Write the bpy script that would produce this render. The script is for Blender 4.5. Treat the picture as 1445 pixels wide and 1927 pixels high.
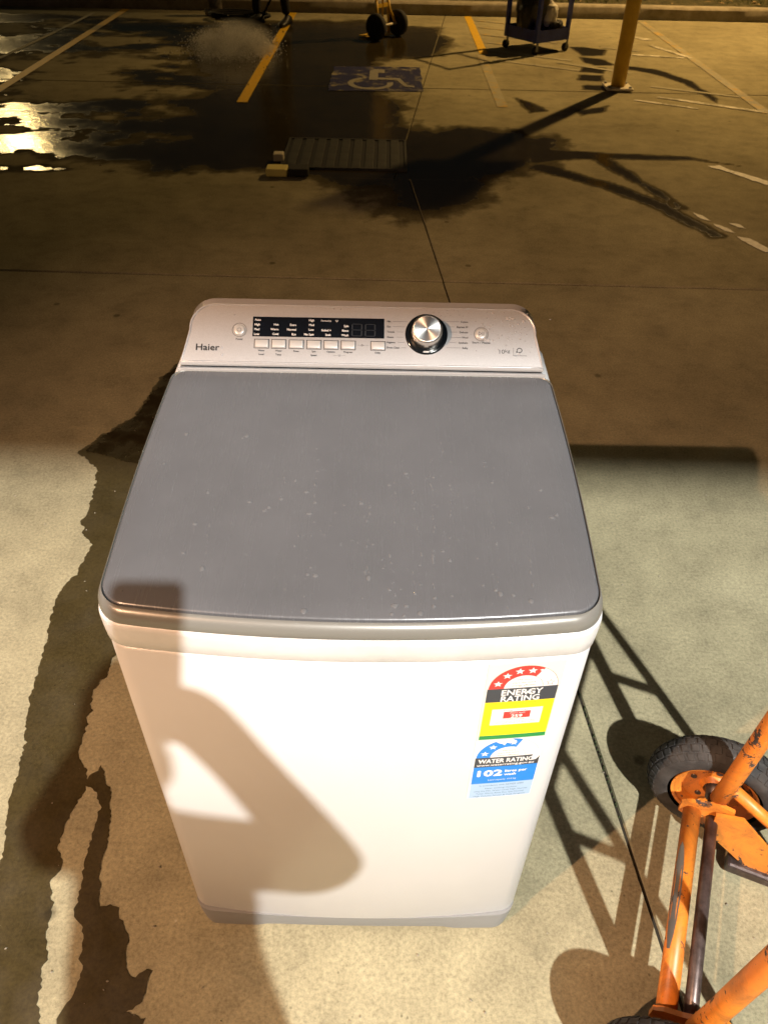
import bpy, bmesh, math, random
from mathutils import Vector, Matrix, noise
random.seed(7)
R = math.radians
for o in list(bpy.data.objects): bpy.data.objects.remove(o)
scene = bpy.context.scene
C = scene.collection

# ------------------------------------------------------------------ camera
cam_d = bpy.data.cameras.new('camera'); cam = bpy.data.objects.new('camera', cam_d); C.objects.link(cam)
CP = Vector((0.0326, -0.5648, 1.5322)); PITCH, YAW, ROLL = 0.7182, -0.0065, 0.0228
_f0 = Vector((-math.sin(YAW), math.cos(YAW), 0)); _r = Vector((math.cos(YAW), math.sin(YAW), 0)); _u0 = Vector((0, 0, 1))
_f = _f0*math.cos(PITCH)-_u0*math.sin(PITCH); _u = _f0*math.sin(PITCH)+_u0*math.cos(PITCH)
_r2 = _r*math.cos(ROLL)+_u*math.sin(ROLL); _u2 = -_r*math.sin(ROLL)+_u*math.cos(ROLL)
cam.matrix_world = Matrix(((_r2.x, _u2.x, -_f.x, CP.x), (_r2.y, _u2.y, -_f.y, CP.y), (_r2.z, _u2.z, -_f.z, CP.z), (0, 0, 0, 1)))
cam_d.sensor_fit = 'VERTICAL'; cam_d.sensor_height = 24.0; cam_d.lens = 1445.8*24/1927
cam_d.clip_start = 0.01; cam_d.clip_end = 400
cam_d.dof.use_dof = True; cam_d.dof.focus_distance = 1.22; cam_d.dof.aperture_fstop = 8.5
scene.camera = cam

# ------------------------------------------------------------------ night sky
w = bpy.data.worlds.new('World'); scene.world = w; w.use_nodes = True
nt = w.node_tree; sky = nt.nodes.new('ShaderNodeTexSky'); sky.sky_type = 'NISHITA'; sky.sun_disc = False
sky.sun_elevation = R(2.0); sky.sun_rotation = R(200)
bg = nt.nodes['Background']; nt.links.new(sky.outputs[0], bg.inputs[0]); bg.inputs[1].default_value = 0.006

# ------------------------------------------------------------------ lamps of the place (all at night, no sun)
def lamp(name, kind, loc, power, col, radius, target=None, spot=None):
    d = bpy.data.lights.new(name, kind); d.energy = power; d.color = col; d.shadow_soft_size = radius
    o = bpy.data.objects.new(name, d); C.objects.link(o); o.location = loc
    if target: o.rotation_euler = (Vector(target)-Vector(loc)).to_track_quat('-Z', 'Y').to_euler()
    if spot: d.spot_size = R(spot); d.spot_blend = 1.0
    return o
WP = Vector((2.40, -6.70, 8.70))          # white lamp under the awning behind the camera
YP = Vector((-2.45, -1.95, 3.52))         # warm lamp on its own pole, camera left
S3 = Vector((4.9, 10.7, 6.2))             # street lamp beyond, right
S4 = Vector((-9.0, 19.6, 4.9))            # street lamp beyond, left
lamp('awning_light', 'POINT', WP, 10000, (1.0, 1.0, 0.96), 0.085)
lamp('pole_light', 'SPOT', YP, 880, (1.0, 0.58, 0.34), 0.025, (0.15, 0.30, 0.35), 67)
lamp('street_light_warm', 'SPOT', S3, 3000, (1.0, 0.62, 0.22), 0.10, (3.3, 8.8, 0), 88)
lamp('street_light_yellow', 'POINT', S4, 650, (1.0, 0.70, 0.28), 0.35)

vs = scene.view_settings; vs.view_transform = 'Standard'; vs.look = 'None'; vs.exposure = 0.0; vs.gamma = 1.0; vs.use_curve_mapping = False
scene.render.engine = 'CYCLES'; scene.cycles.use_denoising = True

# ------------------------------------------------------------------ helpers
class MB:
    def __init__(s): s.v = []; s.f = []; s.sm = []
    def add(s, vs, fs, smooth=False):
        n = len(s.v); s.v += [tuple(p) for p in vs]; s.f += [tuple(i+n for i in f) for f in fs]; s.sm += [smooth]*len(fs); return s
    def box(s, a, b, bev=0.0):
        (x0, y0, z0), (x1, y1, z1) = a, b
        if bev <= 0:
            return s.add([(x0, y0, z0), (x1, y0, z0), (x1, y1, z0), (x0, y1, z0), (x0, y0, z1), (x1, y0, z1), (x1, y1, z1), (x0, y1, z1)],
                         [(0, 3, 2, 1), (4, 5, 6, 7), (0, 1, 5, 4), (1, 2, 6, 5), (2, 3, 7, 6), (3, 0, 4, 7)])
        bm = bmesh.new(); bmesh.ops.create_cube(bm, size=1)
        for v in bm.verts: v.co = Vector(((x0+x1)/2+v.co.x*(x1-x0), (y0+y1)/2+v.co.y*(y1-y0), (z0+z1)/2+v.co.z*(z1-z0)))
        bmesh.ops.bevel(bm, geom=bm.edges[:], offset=bev, segments=2, affect='EDGES', profile=0.5)
        s.bm(bm); return s
    def bm(s, bm, smooth=False):
        bm.verts.index_update(); s.add([v.co.copy() for v in bm.verts], [[v.index for v in f.verts] for f in bm.faces], smooth); bm.free(); return s
    def tube(s, pts, r, n=12, cap=True):
        pts = [Vector(p) for p in pts]; rr = r if isinstance(r, (list, tuple)) else [r]*len(pts)
        vs = []; fs = []; prev = None
        for i, p in enumerate(pts):
            t = (pts[min(i+1, len(pts)-1)]-pts[max(i-1, 0)]).normalized()
            if prev is None: a = t.orthogonal().normalized()
            else: a = (prev-t*prev.dot(t)).normalized()
            prev = a; b = t.cross(a)
            for k in range(n):
                an = 2*math.pi*k/n; vs.append(p+(a*math.cos(an)+b*math.sin(an))*rr[i])
        for i in range(len(pts)-1):
            for k in range(n):
                fs.append((i*n+k, i*n+(k+1) % n, (i+1)*n+(k+1) % n, (i+1)*n+k))
        s.add(vs, fs, True)
        if cap:
            m = len(s.v)-len(vs); s.f.append(tuple(m+k for k in reversed(range(n)))); s.f.append(tuple(m+(len(pts)-1)*n+k for k in range(n))); s.sm += [False, False]
        return s
    def loft(s, rings, smooth=True, cap0=False, cap1=False, close=True):
        n = len(rings[0]); vs = [p for r in rings for p in r]; fs = []
        for i in range(len(rings)-1):
            for k in range(n if close else n-1):
                fs.append((i*n+k, i*n+(k+1) % n, (i+1)*n+(k+1) % n, (i+1)*n+k))
        base = len(s.v); s.add(vs, fs, smooth)
        if cap0: s.f.append(tuple(base+k for k in reversed(range(n)))); s.sm.append(False)
        if cap1: s.f.append(tuple(base+(len(rings)-1)*n+k for k in range(n))); s.sm.append(False)
        return s
    def lathe(s, prof, n=32, M=None, smooth=True, cap0=True, cap1=True):
        M = M or Matrix.Identity(4)
        return s.loft([[M @ Vector((r*math.cos(2*math.pi*k/n), r*math.sin(2*math.pi*k/n), z)) for k in range(n)] for r, z in prof], smooth, cap0, cap1)
    def build(s, name, mat, parent=None, sharp=None):
        me = bpy.data.meshes.new(name); me.from_pydata(s.v, [], s.f); me.validate(); 
        if len(me.polygons) == len(s.sm): me.polygons.foreach_set('use_smooth', s.sm)
        me.update(); o = bpy.data.objects.new(name, me); C.objects.link(o)
        if mat: me.materials.append(mat)
        if parent: o.parent = parent
        if sharp is not None:
            me.polygons.foreach_set('use_smooth', [True]*len(me.polygons)); me.set_sharp_from_angle(angle=R(sharp))
            if name.endswith(('_print', 'lettering', '_digits', 'tread_blocks', 'rim_bolts')): o['kind'] = 'stuff'
        return o
def tag(o, label=None, cat=None, group=None, kind=None):
    if label: o['label'] = label
    if cat: o['category'] = cat
    if group: o['group'] = group
    if kind: o['kind'] = kind
    return o
def thing(name, label, cat, loc=(0, 0, 0), rz=0, group=None):
    o = bpy.data.objects.new(name, None); C.objects.link(o); o.location = loc; o.rotation_euler = (0, 0, rz); o.empty_display_size = 0.1
    return tag(o, label, cat, group)

# ------------------------------------------------------------------ materials
def mat(name, col=(0.5, 0.5, 0.5), rough=0.5, metal=0.0, spec=0.5, build=None, **kw):
    m = bpy.data.materials.new(name); m.use_nodes = True; b = m.node_tree.nodes['Principled BSDF']
    b.inputs['Base Color'].default_value = (*col, 1); b.inputs['Roughness'].default_value = rough; b.inputs['Metallic'].default_value = metal
    b.inputs['Specular IOR Level'].default_value = spec
    for k, v in kw.items(): b.inputs[k].default_value = v
    if build: build(m.node_tree, b)
    return m
def N(t, typ, **kw):
    n = t.nodes.new(typ)
    for k, v in kw.items():
        if k in n.inputs: n.inputs[k].default_value = v
        else: setattr(n, k, v)
    return n
def pos(t): return N(t, 'ShaderNodeNewGeometry').outputs['Position']
def objc(t): return N(t, 'ShaderNodeTexCoord').outputs['Object']
def nz(t, vec, scale, detail=4, rough=0.55, dist=0.0):
    n = N(t, 'ShaderNodeTexNoise'); n.inputs['Scale'].default_value = scale; n.inputs['Detail'].default_value = detail
    n.inputs['Roughness'].default_value = rough; n.inputs['Distortion'].default_value = dist
    if vec is not None: t.links.new(vec, n.inputs['Vector'])
    return n.outputs['Fac']
def ramp(t, fac, stops):
    n = N(t, 'ShaderNodeValToRGB'); e = n.color_ramp.elements
    while len(e) < len(stops): e.new(0.5)
    for i, (p, c) in enumerate(stops):
        e[i].position = p; e[i].color = (*c, 1) if len(c) == 3 else c
    t.links.new(fac, n.inputs[0]); return n.outputs[0]
def g3(v): return (v, v, v)
def mixc(t, fac, a, b, mode='MIX'):
    n = N(t, 'ShaderNodeMix', data_type='RGBA', blend_type=mode)
    for s, i in ((fac, 0), (a, 6), (b, 7)):
        if hasattr(s, 'is_linked') or hasattr(s, 'links'): t.links.new(s, n.inputs[i])
        elif i == 0: n.inputs[0].default_value = s
        else: n.inputs[i].default_value = (*s, 1)
    return n.outputs[2]
def bump(t, b, h, strength=0.2, dist=0.01):
    n = N(t, 'ShaderNodeBump'); n.inputs['Strength'].default_value = strength; n.inputs['Distance'].default_value = dist
    t.links.new(h, n.inputs['Height']); t.links.new(n.outputs[0], b.inputs['Normal'])

def concrete_nodes(t, b, mul=1.0, tint=(1, 1, 1)):
    p = pos(t)
    big = ramp(t, nz(t, p, 0.9, 5, 0.6), [(0.30, (0.228, 0.200, 0.122)), (0.55, (0.320, 0.284, 0.176)), (0.75, (0.380, 0.340, 0.218))])
    mid = ramp(t, nz(t, p, 7.0, 7, 0.72), [(0.28, g3(0.70)), (0.50, g3(0.98)), (0.72, g3(1.16))])
    c = mixc(t, 1.0, big, mid, 'MULTIPLY')
    fine = ramp(t, nz(t, p, 130, 5, 0.75), [(0.26, g3(0.58)), (0.5, g3(1.0)), (0.74, g3(1.36))])
    c = mixc(t, 1.0, c, fine, 'MULTIPLY')
    # scattered dark grit and pale chips
    vo = N(t, 'ShaderNodeTexVoronoi'); vo.inputs['Scale'].default_value = 34; t.links.new(p, vo.inputs['Vector'])
    spots = ramp(t, vo.outputs['Distance'], [(0.05, g3(0.55)), (0.10, g3(1.0))])
    gate = ramp(t, nz(t, p, 3.3, 2), [(0.56, g3(0.0)), (0.60, g3(1.0))])
    c = mixc(t, gate, c, mixc(t, 1.0, c, spots, 'MULTIPLY'))
    sv = N(t, 'ShaderNodeTexVoronoi'); sv.inputs['Scale'].default_value = 3.1; t.links.new(p, sv.inputs['Vector'])
    sp_ = ramp(t, sv.outputs['Distance'], [(0.030, g3(0.50)), (0.055, g3(1.0))]); c = mixc(t, 1.0, c, sp_, 'MULTIPLY')
    sw = N(t, 'ShaderNodeTexVoronoi'); sw.inputs['Scale'].default_value = 5.3; t.links.new(p, sw.inputs['Vector'])
    c = mixc(t, ramp(t, sw.outputs['Distance'], [(0.018, g3(0.7)), (0.030, g3(0.0))]), c, (0.55, 0.52, 0.42))
    # faint scuffs, stretched
    mp = N(t, 'ShaderNodeMapping'); mp.inputs['Scale'].default_value = (1.2, 9.0, 1); mp.inputs['Rotation'].default_value = (0, 0, 0.7); t.links.new(p, mp.inputs[0])
    sc = ramp(t, nz(t, mp.outputs[0], 2.3, 6, 0.7, 0.6), [(0.60, g3(1.0)), (0.72, g3(1.14))])
    c = mixc(t, 1.0, c, sc, 'MULTIPLY')
    c = mixc(t, 1.0, c, tuple(mul*x for x in tint), 'MULTIPLY')
    return p, c
def concrete(t, b):
    p, c = concrete_nodes(t, b); t.links.new(c, b.inputs['Base Color'])
    bump(t, b, nz(t, p, 90, 6, 0.7), 0.35, 0.004)
def wetconc(rlo, rhi, mul, scale=2.0, dry=None):
    def f(t, b):
        p, c = concrete_nodes(t, b, mul, (1.0, 0.83, 0.50))
        n = nz(t, p, scale, 5, 0.6, 0.4)
        if dry is not None:
            mp = N(t, 'ShaderNodeMapping'); mp.inputs['Scale'].default_value = (0.55, 1.7, 1); t.links.new(p, mp.inputs[0])
            n = nz(t, mp.outputs[0], scale, 6, 0.6, 0.9)
            m = ramp(t, n, [(dry-0.03, g3(0.0)), (dry+0.04, g3(1.0))])
            p2, c2 = concrete_nodes(t, b); c = mixc(t, m, c, c2)
        t.links.new(c, b.inputs['Base Color'])
        r = ramp(t, n, [(0.35, g3(rlo)), (0.68, g3(rhi))]); t.links.new(r, b.inputs['Roughness'])
        bump(t, b, nz(t, p, 14, 6, 0.62), 0.30, 0.006)
    return f
M = {}
M['concrete'] = mat('concrete', rough=0.9, spec=0.25, build=concrete)
M['earth'] = mat('joint_filler', (0.03, 0.025, 0.018), 0.95, spec=0.1)
M['damp'] = mat('damp_concrete', rough=0.45, spec=0.4, build=wetconc(0.30, 0.65, 0.155, 9.0))
def wetfield(t, b):
    p, c = concrete_nodes(t, b)
    at = N(t, 'ShaderNodeAttribute'); at.attribute_name = 'wet'
    fin = nz(t, p, 16, 6, 0.7)
    ad = N(t, 'ShaderNodeMath', operation='MULTIPLY_ADD'); t.links.new(fin, ad.inputs[0]); ad.inputs[1].default_value = 0.5; t.links.new(at.outputs['Fac'], ad.inputs[2])
    su = N(t, 'ShaderNodeMath', operation='SUBTRACT'); t.links.new(ad.outputs[0], su.inputs[0]); su.inputs[1].default_value = 0.25
    m = su.outputs[0]
    wc = mixc(t, 1.0, c, (0.115, 0.098, 0.066), 'MULTIPLY')
    t.links.new(mixc(t, ramp(t, m, [(0.18, g3(0.0)), (0.48, g3(0.78)), (0.85, g3(1.0))]), c, wc), b.inputs['Base Color'])
    t.links.new(ramp(t, m, [(0.715, g3(0.9)), (0.735, g3(0.22)), (0.85, g3(0.19)), (1.0, g3(0.14))]), b.inputs['Roughness'])
    t.links.new(ramp(t, m, [(0.715, g3(0.06)), (0.735, g3(0.5))]), b.inputs['Specular IOR Level'])
    bump(t, b, nz(t, p, 13, 6, 0.64), 0.28, 0.006)
M['soaked'] = mat('soaked_concrete', rough=0.2, spec=0.5, build=wetconc(0.12, 0.4, 0.085, 12.0))
M['wetfield'] = mat('wet_concrete', rough=0.5, spec=0.5, build=wetfield)
def worn_paint(col, wear, sc=14):
    def f(t, b):
        p = pos(t); n = nz(t, p, sc, 7, 0.75)
        m = ramp(t, n, [(wear-0.05, g3(0.0)), (wear+0.05, g3(1.0))])
        _, c = concrete_nodes(t, b)
        v = ramp(t, nz(t, p, 40, 4), [(0.3, tuple(x*0.75 for x in col)), (0.7, col)])
        t.links.new(mixc(t, m, c, v), b.inputs['Base Color'])
    return f
M['yellow'] = mat('yellow_road_paint', rough=0.6, build=worn_paint((0.74, 0.44, 0.012), 0.37))
M['yellow_worn'] = mat('worn_yellow_road_paint', rough=0.7, build=worn_paint((0.50, 0.32, 0.05), 0.56, 9))
M['white_worn'] = mat('worn_white_road_paint', rough=0.7, build=worn_paint((0.74, 0.68, 0.54), 0.51, 7))
M['white_faint'] = mat('faint_white_road_paint', rough=0.75, build=worn_paint((0.50, 0.44, 0.32), 0.60, 5))
M['blue_paint'] = mat('blue_road_paint', rough=0.5, build=worn_paint((0.018, 0.020, 0.085), 0.42, 8))
M['white_paint'] = mat('white_road_paint', rough=0.6, build=worn_paint((0.80, 0.76, 0.66), 0.36, 8))
M['white_dull'] = mat('wet_white_road_paint', rough=0.4, build=worn_paint((0.33, 0.31, 0.26), 0.42, 8))

def enamel(t, b):
    p = objc(t); n = nz(t, p, 3.0, 4)
    t.links.new(ramp(t, n, [(0.3, (0.54, 0.535, 0.53)), (0.7, (0.58, 0.577, 0.574))]), b.inputs['Base Color'])
    sm = nz(t, p, 22, 6, 0.7); t.links.new(ramp(t, sm, [(0.3, g3(0.30)), (0.75, g3(0.35))]), b.inputs['Roughness'])
M['enamel'] = mat('white_enamel', rough=0.3, spec=0.5, build=enamel)
def frame_w(t, b):
    p = objc(t); n = nz(t, p, 9, 6, 0.7)
    t.links.new(ramp(t, n, [(0.3, (0.54, 0.535, 0.53)), (0.7, (0.69, 0.675, 0.665))]), b.inputs['Base Color'])
M['white_plastic'] = mat('white_plastic', rough=0.38, build=frame_w)
def lidm(t, b):
    p = objc(t)
    n = nz(t, p, 5, 5, 0.65); t.links.new(ramp(t, n, [(0.3, (0.100, 0.104, 0.112)), (0.7, (0.120, 0.124, 0.133))]), b.inputs['Base Color'])
    mp = N(t, 'ShaderNodeMapping'); mp.inputs['Scale'].default_value = (26, 1.6, 3); t.links.new(p, mp.inputs[0])
    sm = nz(t, mp.outputs[0], 3.0, 6, 0.7); t.links.new(ramp(t, sm, [(0.35, g3(0.20)), (0.66, g3(0.32))]), b.inputs['Roughness'])
    bump(t, b, nz(t, p, 900, 2), 0.03, 0.0005)
M['lid'] = mat('grey_lid_panel', rough=0.33, metal=0.1, spec=0.5, build=lidm)
M['band'] = mat('silver_lid_band', (0.185, 0.182, 0.165), 0.32, metal=0.2)
def silver(t, b):
    p = objc(t); n = nz(t, p, 700, 2); t.links.new(ramp(t, n, [(0.3, (0.40, 0.40, 0.405)), (0.7, (0.47, 0.47, 0.475))]), b.inputs['Base Color'])
M['silver'] = mat('silver_paint', rough=0.34, metal=0.35, build=silver)
M['silver_lip'] = mat('bright_silver_lip', (0.66, 0.66, 0.66), 0.25, metal=0.5)
M['gap'] = mat('dark_gap', (0.012, 0.012, 0.013), 0.6)
M['channel'] = mat('blue_grey_channel', (0.20, 0.215, 0.23), 0.35)
M['base'] = mat('grey_base_plastic', (0.22, 0.222, 0.22), 0.5)
M['rubber_foot'] = mat('rubber_foot', (0.06, 0.04, 0.02), 0.8)
M['display'] = mat('black_display_glass', (0.006, 0.008, 0.012), 0.12)
M['seg'] = mat('unlit_display_segment', (0.022, 0.026, 0.032), 0.3)
M['print_white'] = mat('white_print', (0.75, 0.75, 0.75), 0.5)
M['print_dark'] = mat('dark_print', (0.02, 0.02, 0.02), 0.5)
M['print_black'] = mat('black_print', (0.008, 0.008, 0.010), 0.4)
M['button'] = mat('silver_button', (0.55, 0.545, 0.53), 0.32, metal=0.3)
M['ring'] = mat('grey_button_ring', (0.20, 0.195, 0.19), 0.4)
M['black_gloss'] = mat('black_gloss', (0.006, 0.008, 0.010), 0.12)
def knobm(t, b):
    tg = N(t, 'ShaderNodeTangent'); tg.direction_type = 'RADIAL'; tg.axis = 'Z'
    t.links.new(tg.outputs[0], b.inputs['Tangent'])
M['knob'] = mat('brushed_metal_knob', (0.82, 0.81, 0.79), 0.42, metal=1.0, build=knobm, Anisotropic=0.85)
M['knob_side'] = mat('satin_metal_knob_side', (0.72, 0.68, 0.62), 0.25, metal=1.0)
def waterm(t, b): pass
M['water_pale'] = mat('water_bead', (0.62, 0.62, 0.63), 0.02, spec=0.9, Alpha=0.5)
M['water'] = mat('water_drop', (0.205, 0.208, 0.215), 0.02, spec=0.9, Alpha=0.5)
for k, c in dict(st_paper=(0.70, 0.66, 0.58), st_white=(0.74, 0.72, 0.70), st_red=(0.80, 0.045, 0.035), st_dark=(0.045, 0.05, 0.06), st_yellow=(0.82, 0.66, 0.01), st_green=(0.02, 0.24, 0.06),
                 st_blue=(0.015, 0.21, 0.66), st_pale=(0.36, 0.50, 0.68), st_ink=(0.10, 0.09, 0.08), st_ybrown=(0.36, 0.27, 0.02), st_navy=(0.09, 0.14, 0.25)).items():
    M[k] = mat(k, c, 0.45)
def orange(t, b):
    p = objc(t); n = nz(t, p, 16, 7, 0.72, 0.3)
    chips = ramp(t, n, [(0.585, g3(0.0)), (0.60, g3(1.0))])
    c1 = ramp(t, nz(t, p, 6, 5, 0.6), [(0.3, (0.60, 0.165, 0.016)), (0.7, (0.78, 0.255, 0.030))])
    fleck = ramp(t, nz(t, p, 160, 3, 0.6), [(0.66, g3(0.0)), (0.70, g3(0.7))])
    c1 = mixc(t, fleck, c1, (0.14, 0.05, 0.02))
    c1 = mixc(t, ramp(t, nz(t, p, 11, 7, 0.75, 0.8), [(0.46, g3(0.0)), (0.70, g3(0.75))]), c1, (0.20, 0.075, 0.022))
    c2 = ramp(t, nz(t, p, 90, 4), [(0.35, (0.030, 0.022, 0.018)), (0.7, (0.10, 0.065, 0.05))])
    t.links.new(mixc(t, chips, c1, c2), b.inputs['Base Color']); t.links.new(ramp(t, chips, [(0, g3(0.42)), (1, g3(0.75))]), b.inputs['Roughness'])
    inv = N(t, 'ShaderNodeInvert'); t.links.new(chips, inv.inputs['Color']); bump(t, b, inv.outputs[0], 0.4, 0.001)
M['orange'] = mat('chipped_orange_paint', rough=0.45, build=orange)
def steel(t, b):
    p = objc(t); n = nz(t, p, 25, 6, 0.7)
    t.links.new(ramp(t, n, [(0.35, (0.045, 0.030, 0.026)), (0.7, (0.14, 0.105, 0.095))]), b.inputs['Base Color'])
M['steel'] = mat('dull_brown_steel', rough=0.38, metal=0.55, build=steel)
M['bare'] = mat('scraped_bare_metal', (0.22, 0.20, 0.18), 0.42, metal=0.6)
def tyre(t, b):
    p = objc(t); n = nz(t, p, 30, 6, 0.7)
    t.links.new(ramp(t, n, [(0.3, (0.022, 0.020, 0.019)), (0.75, (0.070, 0.063, 0.058))]), b.inputs['Base Color'])
    bump(t, b, nz(t, p, 200, 3), 0.2, 0.001)
M['tyre'] = mat('tyre_rubber', rough=0.72, spec=0.3, build=tyre)
M['black'] = mat('black_rubber', (0.012, 0.011, 0.010), 0.8)
M['ypole'] = mat('yellow_pole_paint', rough=0.5, build=lambda t, b: t.links.new(ramp(t, nz(t, objc(t), 9, 6, 0.7), [(0.3, (0.50, 0.30, 0.02)), (0.7, (0.66, 0.42, 0.04))]), b.inputs['Base Color']))
M['cream'] = mat('cream_paint', (0.62, 0.56, 0.42), 0.6)
M['navy'] = mat('dark_blue_paint', rough=0.45, build=lambda t, b: t.links.new(ramp(t, nz(t, objc(t), 12, 5), [(0.3, (0.025, 0.04, 0.26)), (0.7, (0.045, 0.07, 0.38))]), b.inputs['Base Color']))
M['bag'] = mat('black_plastic_bag', rough=0.35, build=lambda t, b: (t.links.new(ramp(t, nz(t, objc(t), 8, 5), [(0.3, g3(0.006)), (0.7, (0.028, 0.025, 0.02))]), b.inputs['Base Color']), bump(t, b, nz(t, objc(t), 14, 5, 0.6, 0.5), 0.8, 0.02)))
M['bagwhite'] = mat('white_plastic_bag', rough=0.4, build=lambda t, b: (t.links.new(ramp(t, nz(t, objc(t), 8, 5), [(0.3, (0.45, 0.42, 0.36)), (0.7, (0.68, 0.64, 0.56))]), b.inputs['Base Color']), bump(t, b, nz(t, objc(t), 14, 5, 0.6, 0.5), 0.8, 0.02)))
M['olive'] = mat('olive_sack', (0.11, 0.09, 0.04), 0.85)
M['cloth'] = mat('dark_cloth', rough=0.9, build=lambda t, b: t.links.new(ramp(t, nz(t, objc(t), 14, 5), [(0.3, (0.010, 0.009, 0.008)), (0.7, (0.026, 0.023, 0.020))]), b.inputs['Base Color']))
M['skin'] = mat('skin', (0.45, 0.26, 0.17), 0.5)
M['shoe'] = mat('dark_shoe', (0.008, 0.008, 0.008), 0.5)
M['kerb'] = mat('kerb_concrete', rough=0.9, build=lambda t, b: t.links.new(ramp(t, nz(t, pos(t), 6, 7, 0.7), [(0.3, (0.20, 0.17, 0.12)), (0.7, (0.40, 0.35, 0.27))]), b.inputs['Base Color']))
M['mulch'] = mat('mulch', rough=0.95, build=lambda t, b: (t.links.new(ramp(t, nz(t, pos(t), 9, 7, 0.75), [(0.3, (0.02, 0.016, 0.008)), (0.5, (0.06, 0.055, 0.02)), (0.75, (0.15, 0.11, 0.05))]), b.inputs['Base Color']), bump(t, b, nz(t, pos(t), 25, 6, 0.7), 1.0, 0.03)))
M['leaf'] = mat('weed_leaf', (0.07, 0.085, 0.015), 0.6)
M['litter'] = mat('dry_leaf', (0.26, 0.18, 0.08), 0.8)
M['grate'] = mat('galvanised_grate', rough=0.6, metal=0.25, build=lambda t, b: t.links.new(ramp(t, nz(t, objc(t), 9, 6, 0.7), [(0.3, (0.022, 0.023, 0.021)), (0.7, (0.062, 0.062, 0.056))]), b.inputs['Base Color']))
M['plasticgrey'] = mat('grey_plastic', rough=0.25, build=lambda t, b: t.links.new(ramp(t, nz(t, objc(t), 12, 5), [(0.35, (0.05, 0.048, 0.042)), (0.7, (0.26, 0.22, 0.19))]), b.inputs['Base Color']))
M['awning'] = mat('awning_sheet', (0.18, 0.18, 0.18), 0.6)
M['housing'] = mat('lamp_housing', (0.25, 0.25, 0.25), 0.5)
M['galv'] = mat('galvanised_pole', (0.30, 0.30, 0.29), 0.5, metal=0.6)
M['phone'] = mat('black_phone', (0.01, 0.01, 0.012), 0.2)
M['moss'] = mat('moss', (0.030, 0.040, 0.012), 0.95)

# ================================================================== THE SETTING
def sheet_poly(pts, z, name, m, parent=None):
    bm = bmesh.new(); f = bm.faces.new([bm.verts.new((p[0], p[1], z)) for p in pts]); 
    if f.normal.z < 0: bmesh.ops.reverse_faces(bm, faces=[f])
    bm.normal_update()
    for ff in bm.faces:
        if ff.normal.z < 0: ff.normal_flip()
    bmesh.ops.triangulate(bm, faces=bm.faces[:]); mb = MB(); mb.bm(bm); return mb.build(name, m, parent)
ground = MB().box((-60, -40, -0.12), (60, 90, -0.006)).build('ground', M['earth']); tag(ground, kind='structure')
# concrete slabs with open joints between them
def J0(x): return 2.823-0.0129*x
def J1(y): return 0.5685-0.0935*y
def J2(y): return -0.358+0.1035*y
XL, XR = -4.6, 4.9
rows = [(lambda x: -6.0, J0, J1), (J0, lambda x: 4.235, J1), (lambda x: 4.235, lambda x: 6.505, J2), (lambda x: 6.505, lambda x: 10.03, J2)]
# wetness of the far slabs, worked out from the shape of the spill
import numpy as np
def sdist(P, poly):
    d = np.full(len(P), 1e9); ins = np.zeros(len(P), bool); n = len(poly)
    for i in range(n):
        a, b_ = np.array(poly[i]), np.array(poly[(i+1) % n]); e = b_-a; w_ = P-a
        t = np.clip((w_@e)/(e@e), 0, 1); d = np.minimum(d, np.hypot(*(w_-t[:, None]*e).T))
        c = (a[1] > P[:, 1]) != (b_[1] > P[:, 1])
        if abs(e[1]) > 1e-9: ins ^= c & (P[:, 0] < e[0]*(P[:, 1]-a[1])/e[1]+a[0])
    return np.where(ins, d, -d)
def fbm(x, y, sx, sy, sd, octs=5):
    return [sum(noise.noise((px*sx*2**k+sd, py*sy*2**k, sd*1.7+k))*0.62**k for k in range(octs)) for px, py in zip(x, y)]
MAIN = [(-1.75, 4.36), (-1.0, 4.24), (-0.4, 4.16), (0.06, 4.10), (0.10, 3.78), (0.33, 3.70), (0.60, 3.95), (0.78, 4.22), (1.02, 4.48), (1.20, 4.78), (1.10, 5.10), (0.90, 5.30), (0.66, 5.18), (0.52, 5.42), (0.36, 5.28), (0.20, 5.42), (0.10, 5.70), (0.06, 6.15), (0.0, 6.4),
    (-0.02, 7.0), (0.12, 7.6), (0.40, 7.9), (0.58, 8.6), (0.55, 9.3), (-0.3, 9.6), (-1.5, 9.4), (-2.0, 8.2), (-1.7, 7.1), (-1.3, 6.4), (-1.8, 5.9), (-1.5, 5.6), (-2.0, 5.2), (-1.5, 4.95), (-2.2, 4.75), (-2.0, 4.5)]
LEFT = [(-4.6, 4.25), (-1.1, 4.25), (-0.8, 5.0), (-1.0, 7.6), (-1.2, 9.4), (-4.6, 9.6)]
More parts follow.
